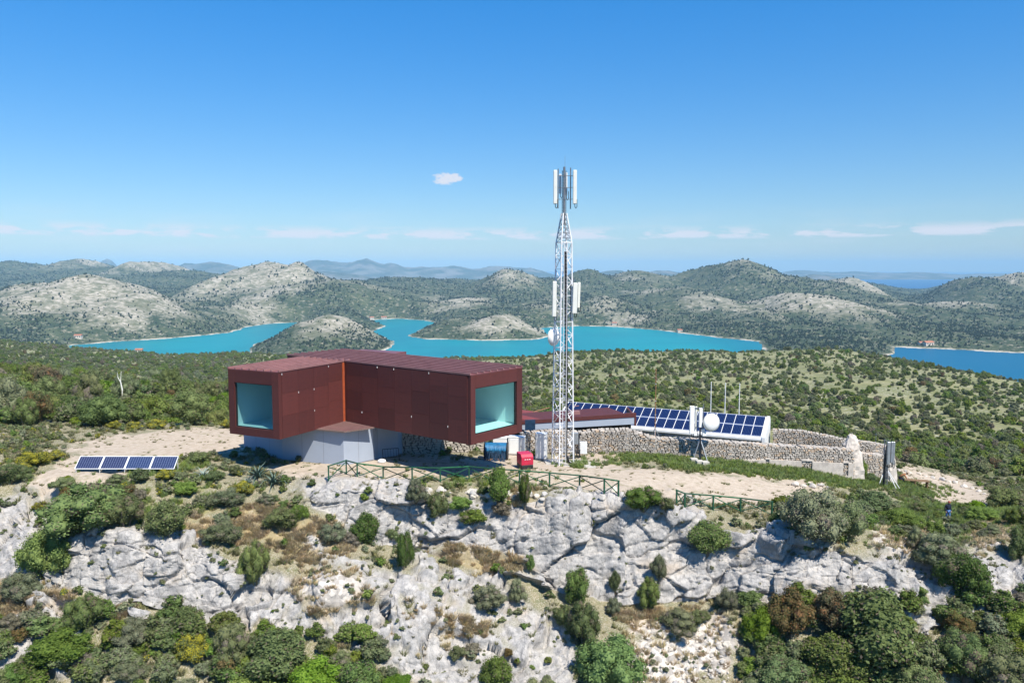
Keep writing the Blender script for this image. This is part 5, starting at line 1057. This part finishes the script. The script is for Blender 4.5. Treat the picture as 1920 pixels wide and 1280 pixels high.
def shrub(u, v, w, h, k, label, group=None, name='shrub', p=None, rs=None):
    p = S(u, v) if p is None else p; W = w / F * p.y; H = max((h / F * p.y - W * .22) / .93, .42 * W)
    r = thing(name, label, 'shrub', p + Vector((0, 0, -.05 * H)), random.random() * 6.28, group)
    c = link('crown', random.choice(CR[k]), None, r); c.scale = (W * (0.95 + .15 * random.random()), W * (.85 + .2 * random.random()), H)
    s = link('stem', random.choice(STEMS), None, r); s.scale = (W, W, H * .9); return r
NEARS = [
 (165, 988, 215, 105, 'D', 'broad dark bush with grey twigs left of the round bush, below the panels'), (235, 985, 110, 85, 'D', 'dark bush overlapping the broad bush just above the left cliff'), (190, 962, 45, 26, 'B', 'small bright green clump growing out of the dark bush'), (85, 1080, 105, 120, 'B', 'tall green bush on the left edge of the left cliff'), (120, 1010, 90, 80, 'D', 'dark bush above the tall green bush at far left'),
 (312, 1003, 102, 92, 'D', 'round clipped-looking dark bush above the left cliff'), (425, 945, 75, 48, 'O', 'loose olive bush below the agaves'), (415, 1012, 95, 50, 'O', 'low grey-olive bush right of the round dark bush'), (345, 925, 60, 34, 'B', 'small green bush right below the solar panels'), (476, 1092, 92, 104, 'D', 'compact dark bush standing against the grey rock at left centre'),
 (530, 988, 90, 58, 'D', 'dark spreading bush on the slope below the grey base'), (560, 975, 46, 42, 'D', 'small dark bush hugging the upper cliff at left'), (620, 1012, 60, 48, 'O', 'olive bush at the foot of the upper cliff'), (690, 1018, 70, 80, 'D', 'upright dark bush in the middle of the upper cliff'), (655, 1020, 48, 36, 'G', 'brown twiggy bush beside the upright cliff bush'),
 (757, 1065, 52, 88, 'D', 'narrow dark bush hanging down the centre cliff'), (735, 1010, 36, 30, 'D', 'little dark bush left of the narrow hanging bush'), (776, 940, 60, 62, 'O', 'grassy olive bush under the fence centre'), (818, 968, 58, 62, 'D', 'dark bush beside the yellow-green one under the fence'), (862, 955, 52, 38, 'B', 'yellow-green spurge mound under the fence'), (884, 982, 66, 44, 'D', 'low dark bush on the overhanging rock lip'),
 (934, 940, 62, 86, 'D', 'tall green bush covering the fence left of the generator'), (982, 948, 36, 74, 'D', 'slim green bush covering the fence below the generator'), (938, 965, 50, 40, 'G', 'twiggy brown bush at the foot of the tall fence bush'), (912, 1138, 78, 66, 'O', 'grey-olive bush on the rocks at bottom centre'), (972, 1128, 50, 62, 'O', 'smaller olive bush right of the bottom-centre one'), (990, 1070, 26, 40, 'B', 'thin green plant in the cleft of the cliff'),
 (1080, 1130, 80, 90, 'D', 'dark bush at the head of the gully left of the scree'), (1090, 1205, 92, 105, 'D', 'dark bush filling the gully left of the scree'), (1065, 1180, 60, 60, 'D', 'dark bush squeezed behind the two gully bushes'), (1140, 1292, 150, 140, 'B', 'large bright yellow-green bush left of the scree'),
 (1205, 953, 112, 52, 'D', 'wide dark bush on the cliff edge between the two fences'), (1250, 955, 40, 36, 'D', 'small dark bush touching the start of the shorter fence'), (1325, 1035, 96, 88, 'D', 'dense bush below the shorter fence'), (1215, 1138, 62, 74, 'D', 'dark bush in the hollow of the right cliff'), (1232, 1085, 40, 60, 'O', 'olive bush above the hollow in the right cliff'), (1152, 1108, 26, 50, 'D', 'thin dark bush in a crack of the central cliff'), (1150, 1150, 34, 40, 'O', 'small olive bush under the crack bush'),
 (1362, 1142, 52, 56, 'O', 'olive bush at the foot of the right cliff'), (1275, 1182, 110, 46, 'O', 'long low olive scrub along the top of the scree'), (1310, 1165, 60, 36, 'D', 'low dark scrub right along the scree head'),
 (1510, 1010, 150, 135, 'O', 'big grey-olive bush left half where the shorter fence ends'), (1580, 1015, 100, 110, 'O', 'big grey-olive bush right half below the stone walls'), (1560, 1010, 70, 50, 'D', 'dark underbrush at the foot of the big grey-olive bush'), (1640, 958, 84, 60, 'D', 'blue-green bush below the lattice antenna stand'), (1612, 898, 36, 48, 'D', 'small dark bush against the ruined pier'), (1632, 905, 24, 26, 'D', 'tiny dark bush right of the pier bush'), (1690, 985, 90, 56, 'B', 'fresh green bush between the two big olive ones'), (1720, 960, 50, 30, 'D', 'low dark bush near the sandy terrace'),
 (1760, 1060, 140, 100, 'O', 'upper part of the large grey-green bush right of centre cliff'), (1800, 1110, 120, 110, 'D', 'large green bush hanging over the right cliff'), (1715, 1030, 50, 60, 'O', 'olive bush at the left foot of the large hanging one'), (1880, 950, 90, 60, 'D', 'dark bush at the right edge by the terrace'), (1840, 975, 70, 40, 'B', 'green bush below the terrace near the walking man'), (1905, 985, 60, 50, 'D', 'dark bush at the right picture edge below the terrace'), (1860, 1005, 50, 30, 'O', 'low olive bush right of the walking man'), (1905, 1050, 70, 84, 'D', 'tall dark bush at the right picture edge'), (1830, 955, 30, 26, 'B', 'small green bush behind the walking man'),
 (1480, 1190, 110, 120, 'R', 'russet and green bush before the right cliff'), (1560, 1180, 110, 110, 'R', 'reddish-leaved bush right of its russet neighbour'), (1425, 1205, 80, 90, 'B', 'fresh green bush at the right side of the scree'), (1640, 1235, 200, 190, 'D', 'largest dark tree-like bush at bottom right'), (1560, 1270, 140, 120, 'D', 'dark bush left in front of the largest bottom-right one'), (1470, 1300, 150, 110, 'D', 'dark bush at the bottom edge right of the scree'), (1590, 1345, 150, 120, 'B', 'bright bush at the bottom edge under the largest one'), (1420, 1330, 100, 90, 'O', 'grey bush at the bottom edge beside the scree'), (1715, 1330, 140, 130, 'D', 'dark bush at the bottom edge right of centre-right'), (1800, 1265, 130, 120, 'D', 'dark bush under the hanging one at right'), (1790, 1185, 80, 66, 'R', 'brownish thin bush at the foot of the right cliff'), (1880, 1320, 170, 150, 'O', 'grey-green bush in the bottom right corner'), (1905, 1190, 90, 70, 'B', 'bright green bush at the right edge under the cliff'), (1870, 1235, 90, 70, 'D', 'dark bush between the bright one and the corner'),
 (115, 1245, 150, 95, 'B', 'mounded bright green bush at bottom left'), (160, 1180, 120, 100, 'D', 'dark bush under the left end of the left cliff'), (250, 1205, 90, 70, 'O', 'grey thin bush under the left cliff'), (245, 1275, 80, 60, 'O', 'olive bush near the bottom edge left'), (350, 1190, 90, 80, 'D', 'dark green bush under the middle of the left cliff'), (360, 1235, 70, 70, 'Y', 'yellow-flowered spurge at bottom left centre'), (430, 1250, 120, 120, 'O', 'grey-green bush left of the bottom thicket'), (520, 1265, 150, 130, 'D', 'dark bush in the middle of the bottom thicket'), (590, 1310, 140, 110, 'B', 'light green bush at the right of the bottom thicket'), (480, 1340, 140, 110, 'B', 'green bush at the bottom edge of the thicket'), (670, 1320, 140, 120, 'D', 'dark bush at the bottom edge left of centre'), (640, 1250, 70, 50, 'O', 'olive scrub behind the bottom thicket'), (330, 1330, 120, 80, 'O', 'grey bush at the bottom edge far left of centre'), (740, 1300, 90, 60, 'B', 'low green bush at bottom centre-left'),
 (930, 1290, 85, 85, 'D', 'dark pine-like bush at bottom centre'), (1010, 1310, 80, 62, 'O', 'olive bush at the bottom edge right of the pine-like one'), (40, 1120, 80, 70, 'O', 'olive bush at the left picture edge'), (20, 1180, 60, 50, 'G', 'dry bush at the left picture edge'), (25, 1290, 70, 60, 'B', 'green bush in the bottom left corner'),
 (60, 872, 70, 30, 'Y', 'yellow-flowering bush far left beside the gravel'), (95, 862, 50, 30, 'Y', 'yellow-flowering bush next to the left gravel track'), (35, 885, 50, 28, 'Y', 'lowest of the yellow-flowering bushes at left'), (310, 898, 50, 22, 'Y', 'yellow spurge directly under the solar panels'), (70, 955, 34, 24, 'Y', 'yellow spurge at the left end of the broad dark bush'), (215, 910, 60, 20, 'O', 'low olive scrub in front of the solar panels'), (375, 868, 60, 34, 'D', 'dark green bush between solar panels and agaves'), (400, 900, 50, 30, 'D', 'dark scrub at the foot of the agaves'),
 (872, 866, 62, 40, 'O', 'grey bush under the right end of the red box'), (120, 915, 60, 26, 'O', 'low olive bush on the slope left of the panels'), (20, 905, 80, 56, 'D', 'dark bush at the left edge above the bare slab'), (15, 850, 90, 60, 'B', 'green bush at the left edge by the yellow flowers'), (455, 925, 60, 36, 'Y', 'yellowish scrub at the foot of the agave group'), (500, 945, 50, 30, 'O', 'olive scrub below the shaded corner'), (1460, 985, 40, 40, 'D', 'dark bush at the end post of the shorter fence')]
for a in NEARS: shrub(*a, group='bushes of the summit and cliff')
# ---- maquis behind the gravel at left: individuals, the rest as one mass
def ground_at(u, Y):
    x = (u - 960) / F * Y
    z = near_z(x, Y) if Y < 86 else float(hill_z(x, Y))
    return Vector((x, Y, z))
def rand_maquis(n, seed, y0=79, y1=190):
    r = random.Random(seed); out = []
    while len(out) < n:
        Y = y0 * (y1 / y0) ** r.random(); u = r.uniform(-80, 450)
        lim = 80 + 10 * float(sstep(120, 430, u)) if u > 110 else 70
        if Y < lim: continue
        out.append((u, Y, r.random(), r.random()))
    return out
for i, (u, Y, a, b) in enumerate(rand_maquis(112, 5)):
    k = random.choices('DPOBRG', (30, 30, 20, 12, 4, 6))[0]; p = ground_at(u, Y); w = (2.2 + 3.8 * a) ; 
    shrub(u, 0, w * F / Y, w * (.62 + .35 * b) * F / Y + w * .2 * F / Y, k, 'maquis bush in the dense green belt behind the left gravel', 'maquis belt at left', p=p)
shrub(352, 0, 90, 90, 'P', 'large rounded pine-green bush beside the left glazed box', 'bushes of the summit and cliff', p=ground_at(352, 84)); shrub(395, 0, 60, 60, 'P', 'dark pine-green bush against the left glazed box', 'bushes of the summit and cliff', p=ground_at(402, 85))
for (u, Y, w) in ((205, 80, 40), (283, 81, 46), (417, 82.5, 30), (242, 80, 36)): shrub(u, 0, w, 24, 'Y', 'yellow-flowering bush at the upper rim of the left gravel', 'yellow bushes on the gravel rim', p=ground_at(u, Y))
sn = thing('dead_snag', 'bare white dead trunk standing in the left maquis', 'dead tree', ground_at(221, 112)); MB().tube([(0, 0, 0), (.1, 0, 1.6), (-.1, 0, 2.8), (.05, 0, 4.2)], .13, 6, .05).build('trunk', M['offwhite'], sn); MB().tube([(0, 0, 2.5), (-.5, .1, 3.4), (-.55, .1, 4.1)], .06, 5, .02).build('branch', M['offwhite'], sn)
# ---- scattered masses through geometry nodes (nobody could count these)
def protos(name, meshes):
    c = bpy.data.collections.new(name)
    for i, me in enumerate(meshes): c.objects.link(bpy.data.objects.new('%s_%02d' % (name, i), me))
    return c
def scatter(name, pts, scl, rot, idx, coll, label, cat):
    me = bpy.data.meshes.new(name); n = len(pts); me.vertices.add(n); me.vertices.foreach_set('co', np.asarray(pts, np.float32).ravel())
    for nm, ty, arr, key in (('scl', 'FLOAT_VECTOR', scl, 'vector'), ('rot', 'FLOAT_VECTOR', rot, 'vector'), ('idx', 'INT', idx, 'value')):
        at = me.attributes.new(nm, ty, 'POINT'); at.data.foreach_set(key, np.ascontiguousarray(arr, dtype=np.int32 if ty == 'INT' else np.float32).ravel())
    o = link(name, me); g = bpy.data.node_groups.new(name, 'GeometryNodeTree')
    g.interface.new_socket('Geometry', in_out='INPUT', socket_type='NodeSocketGeometry'); g.interface.new_socket('Geometry', in_out='OUTPUT', socket_type='NodeSocketGeometry')
    N = g.nodes.new; gi, go = N('NodeGroupInput'), N('NodeGroupOutput'); ci = N('GeometryNodeCollectionInfo'); ci.inputs[0].default_value = coll; ci.inputs['Separate Children'].default_value = True; ci.inputs['Reset Children'].default_value = True
    ip = N('GeometryNodeInstanceOnPoints'); ip.inputs['Pick Instance'].default_value = True
    def na(nm, ty): a = N('GeometryNodeInputNamedAttribute'); a.data_type = ty; a.inputs['Name'].default_value = nm; return a.outputs['Attribute']
    er = N('FunctionNodeEulerToRotation'); g.links.new(na('rot', 'FLOAT_VECTOR'), er.inputs[0]); g.links.new(er.outputs[0], ip.inputs['Rotation'])
    g.links.new(na('scl', 'FLOAT_VECTOR'), ip.inputs['Scale']); g.links.new(na('idx', 'INT'), ip.inputs['Instance Index']); g.links.new(gi.outputs[0], ip.inputs['Points']); g.links.new(ci.outputs[0], ip.inputs['Instance']); g.links.new(ip.outputs[0], go.inputs[0])
    m = o.modifiers.new('scatter', 'NODES'); m.node_group = g; return tag(o, label, cat, kind='stuff')
r = np.random.default_rng(3)
FM = [leaf_mat('far_pine', (0.022, 0.040, 0.018), (0.045, 0.068, 0.028)), leaf_mat('far_scrub', (0.032, 0.048, 0.022), (0.06, 0.078, 0.036))]
def rots(n): return np.stack([0 * r.random(n), 0 * r.random(n), r.random(n) * 6.28], -1)
bush = protos('bush_kind', [crown_mesh('bush', 300 + i, 7, .036, 1300, LM[k]) for i, k in enumerate('DDPOOBRG')])
mq = rand_maquis(620, 9, 80, 200); mp = [ground_at(u, Y) for (u, Y, a, b) in mq]; ms = np.array([[1.4 + 2.4 * a] * 2 + [(1.4 + 2.4 * a) * (.6 + .3 * b)] for (_, _, a, b) in mq])
scatter('maquis_thicket', [tuple(p) for p in mp], ms, rots(len(mq)), r.choice(8, len(mq), p=(.2, .2, .25, .12, .08, .07, .04, .04)), bush, 'dense green maquis thicket filling the slope behind the gravel at left', 'thicket')
fl = []
for (n_, u0, u1, v0, v1, k0) in ((60, -40, 330, 1150, 1300, 1), (70, 330, 760, 1190, 1300, 1), (150, 1390, 1960, 1130, 1300, 1), (45, 1440, 1960, 940, 1010, .8), (36, 0, 480, 890, 985, .6), (16, 480, 1010, 905, 960, .5), (12, 850, 1120, 1150, 1290, .6), (14, 1720, 1960, 1080, 1140, .7)):
    for _ in range(n_): fl.append((S(r.uniform(u0, u1), r.uniform(v0, v1)), k0 * (.7 + 1.5 * r.random() ** 1.5)))
fs = np.array([a[1] for a in fl]); scatter('cliff_scrub', [tuple(a[0]) for a in fl], np.stack([fs * 1.2, fs * 1.1, fs * (.6 + .3 * r.random(len(fs)))], -1), rots(len(fs)), r.choice(8, len(fs), p=(.24, .2, .14, .16, .12, .07, .03, .04)), bush, 'tangled low scrub growing between the larger bushes of the summit', 'scrub')
# hillside scrub between 120 m and 950 m: dotted bushes at right, closed pinewood at left
N0 = 95000; Y = np.exp(np.log(112) + (np.log(1000) - np.log(112)) * r.random(N0) ** .62); u = r.uniform(-480, 2400, N0); x = (u - 960) / F * Y; z = hill_z(x, Y)
dn = fbm(x / 38, Y / 38, 0 * x + 4, 3); dn2 = fbm(x / 150, Y / 150, 0 * x + 8, 3); rt = sstep(520, 950, u)
prob = np.where(Y < 950, (1 - rt) * (0.62 + .9 * dn + .5 * dn2) + rt * (0.27 + 0.40 * dn + .25 * dn2 + 0.10 * sstep(260, 130, Y)), 0)
ok = (r.random(N0) < prob) & (z > SEA + 3) & ~((u < 470) & (Y < 200)); x, Y, z, u = x[ok], Y[ok], z[ok], u[ok]; n = len(x)
sz = (1.1 + 2.7 * r.random(n) ** 2.4) * (1 + .25 * sstep(200, 600, Y)); sc = np.stack([sz * (.9 + .3 * r.random(n)), sz * (.9 + .3 * r.random(n)), sz * (.55 + .45 * r.random(n))], -1); ix = r.choice(8, n, p=(.16, .14, .26, .18, .14, .05, .02, .05))
scr = proj(x, Y, z); vis = (scr[0] > 985) & (scr[0] < 1915) & (scr[1] > 690) & (scr[1] < 850); app = np.where(vis, sz / Y, 0); top = np.argsort(-app)[:110]
for i in top:
    k = 'DDPOOBRG'[ix[i]]; o = thing('hillside_shrub', 'dark bush dotted on the dry hillside behind the stone walls', 'shrub', (x[i], Y[i], z[i] - .1), r.random() * 6.28, 'bushes on the hillside behind')
    c = link('crown', bush.objects[int(ix[i])].data, None, o); c.scale = tuple(sc[i]); s = link('stem', STEMS[0], None, o); s.scale = (sz[i], sz[i], sz[i] * .6)
ke = np.ones(n, bool); ke[top] = False
scatter('hillside_scrub', np.stack([x, Y, z - .1], -1)[ke], sc[ke], rots(ke.sum()), ix[ke], bush, 'low dark scrub dotted over the dry hillsides', 'scrub')
# far woods on the hills round the bays
tree = protos('tree_kind', [crown_mesh('tree', 500 + i, 2, .12, 60, FM[i % 2], blob=1.0) for i in range(4)])
N0 = 150000; Y = np.exp(np.log(1000) + (np.log(5600) - np.log(1000)) * r.random(N0)); u = r.uniform(-300, 2250, N0); x = (u - 960) / F * Y; z = hill_z(x, Y)
ri = np.clip(((np.log(Y) - _lnY0) / _dlnY).astype(int), 0, len(HY) - 2); ci_ = np.clip(((u - HU[0]) / (HU[1] - HU[0])).astype(int), 0, len(HU) - 2); rk = RK[ri, ci_]
dn = fbm(x / 120, Y / 160, 0 * x, 4) ; dn2 = fbm(x / 420, Y / 420, 0 * x + 3, 3)
ok = (r.random(N0) < np.clip(0.68 + 1.6 * dn + 1.3 * dn2 - 0.85 * rk, 0.10, 1)) & (z > SEA + 3.0); x, Y, z = x[ok], Y[ok], z[ok]; n = len(x)
sz = (3.2 + 6.0 * r.random(n) ** 1.5) * (.75 + .35 * sstep(1500, 3500, Y)); scatter('far_woods', np.stack([x, Y, z - .4], -1), np.stack([sz, sz, sz * (.7 + .4 * r.random(n))], -1), rots(n), r.integers(0, 4, n), tree, 'far pinewoods and scrub on the hills round the bays', 'woods')
# grass and herbs of the summit
def tuft_mesh(name, seed, n, mat, h=1.0, lean=.5, wd=.05):
    q = np.random.default_rng(seed); a = q.random(n) * 6.283; d = .28 * np.sqrt(q.random(n)); b = np.stack([d * np.cos(a), d * np.sin(a), 0 * d - .05], -1); l = h * (.5 + .6 * q.random(n)); a2 = a + q.normal(size=n) * .8
    tip = b + np.stack([np.cos(a2) * l * lean * q.random(n), np.sin(a2) * l * lean * q.random(n), l], -1); sd_ = np.stack([-np.sin(a2), np.cos(a2), 0 * a2], -1) * wd; mid_ = b * .45 + tip * .55 + np.array((0, 0, .08))
    v = np.stack([b - sd_, b + sd_, mid_ + sd_ * .8, tip], 1).reshape(-1, 3); me = raw_mesh(bpy.data.meshes.new(name), v, np.arange(n * 4).reshape(-1, 4)); me.materials.append(mat); return me
gm_ = {'g': leaf_mat('spring_grass', (0.14, 0.21, 0.04), (0.26, 0.32, 0.085)), 'o': leaf_mat('olive_grass', (0.16, 0.165, 0.06), (0.28, 0.265, 0.12)), 'd': leaf_mat('dry_grass', (0.36, 0.275, 0.14), (0.54, 0.44, 0.26))}
tuft = protos('tuft_kind', [tuft_mesh('tuft', 1, 34, gm_['g']), tuft_mesh('tuft', 2, 30, gm_['o'], .9, .8), tuft_mesh('tuft', 3, 34, gm_['d'], .9, .9), crown_mesh('herb', 71, 4, .09, 140, LM['O']), crown_mesh('herb', 72, 4, .09, 140, LM['D']), crown_mesh('herb', 73, 4, .09, 140, LM['Y']), tuft_mesh('tuft', 5, 30, gm_['o'], .6, 1.2, .06)])
cell = np.abs(np.gradient(NY2, axis=0) * np.gradient(NX2, axis=1)) + 0.35 * np.abs(np.gradient(NZ2, axis=0) * np.gradient(NX2, axis=1))
def pick(wgt, n):
    w_ = (np.clip(wgt, 0, None) * cell)[3:-14].ravel(); k = r.choice(w_.size, n, p=w_ / w_.sum()) + 3 * UU.shape[1]; i, j = np.divmod(k, UU.shape[1]); return np.stack([NX2[i, j], NY2[i, j], NZ2[i, j]], -1) + np.stack([r.normal(size=n) * .06, r.normal(size=n) * .06, 0 * r.random(n) - .02], -1)
nd = 1 - dirt
soilw = (1 - rock) * nd * (1 - talus) * (1 - green) * sstep(-0.25, 0.2, n2 + n1 * .5)
L_ = [(pick(green * (1 - rock) * (0.15 + nd), 7000), 0, .25, .5), (pick(soilw * (1 - dry), 9000), 1, .22, .5), (pick(soilw * dry + .05 * talus, 6000), 2, .22, .48), (pick(soilw * (1 - dry), 1500), 3, .35, 1.0), (pick(soilw + .04 * rock, 1100), 4, .3, .95), (pick(soilw * sstep(600, 200, UU), 160), 5, .35, .8),
      (pick(rock * sstep(0.05, .3, n2) * sstep(.2, .6, nrm[..., 2]), 380), 3, .18, .5), (pick(rock * sstep(-.1, .2, n1), 400), 1, .15, .35), (pick(dirt * (1 - rock) * (1 - talus) * sstep(0.0, .3, n2), 900), 6, .15, .32), (pick(talus * (1 - rock), 200), 3, .2, .5)]
gp_ = np.concatenate([a[0] for a in L_]); gi_ = np.concatenate([np.full(len(a[0]), a[1]) for a in L_]); gs = np.concatenate([a[2] + (a[3] - a[2]) * r.random(len(a[0])) ** 1.5 for a in L_])
scatter('grass_and_herbs', gp_, np.stack([gs * 1.2, gs * 1.2, gs * np.where((gi_ == 3) | (gi_ == 4) | (gi_ == 5), .7, 1.0)], -1), rots(len(gp_)), gi_, tuft, 'spring grass, dry tufts and small herbs over the summit and ledges', 'grass')
# ---- agaves by the shaded corner of the base
M['agave'] = simple('agave_leaf', (0.075, 0.125, 0.095), 0.55, 0, 0.4, 0.2, 3.0); M['agave_pale'] = simple('pale_agave_leaf', (0.26, 0.33, 0.29), 0.55, 0, 0.4, 0.15, 3.0)
def agave(label, u, v, R_, n, mat, seed):
    p = S(u, v); rr2 = random.Random(seed); o = thing('agave', label, 'agave', p, 0, 'agaves by the grey base')
    for k in range(n):
        a = k * 2.399; e = R(20 + 65 * (k / n)); L = R_ * (.75 + .4 * rr2.random()); mb = MB(); pts_ = []
        for i in range(6):
            f = i / 5; w = L * .085 * math.sin(min(1, f * 1.3 + .35) * math.pi * .85) * (1 - f) ** .35 if f < 1 else .004; e2 = e - .5 * f * f + .25 * f * (rr2.random() - .5)
            c = Vector((math.cos(a) * math.cos(e2), math.sin(a) * math.cos(e2), math.sin(e2))) * L * f; sd_ = Vector((-math.sin(a), math.cos(a), 0)) * w; up = Vector((0, 0, w * .5)); pts_ += [c - sd_ + up, c - up * .6, c + sd_ + up]
        mb.add(pts_, [q for i in range(5) for q in ((i * 3, i * 3 + 1, i * 3 + 4, i * 3 + 3), (i * 3 + 1, i * 3 + 2, i * 3 + 5, i * 3 + 4))]); lf = mb.build('leaf', M[mat], o)
agave('largest agave, with upright leaves against the gravel', 425, 884, 1.75, 26, 'agave', 1); agave('dark agave in the shadow under the left glazed box', 482, 896, 1.6, 26, 'agave', 2); agave('agave lowest in the shaded corner', 512, 908, 1.4, 24, 'agave', 3); agave('pale blue-grey agave at the left of the group', 380, 896, 1.0, 30, 'agave_pale', 4); agave('small pale agave below the shaded ones', 463, 905, .8, 22, 'agave_pale', 5)
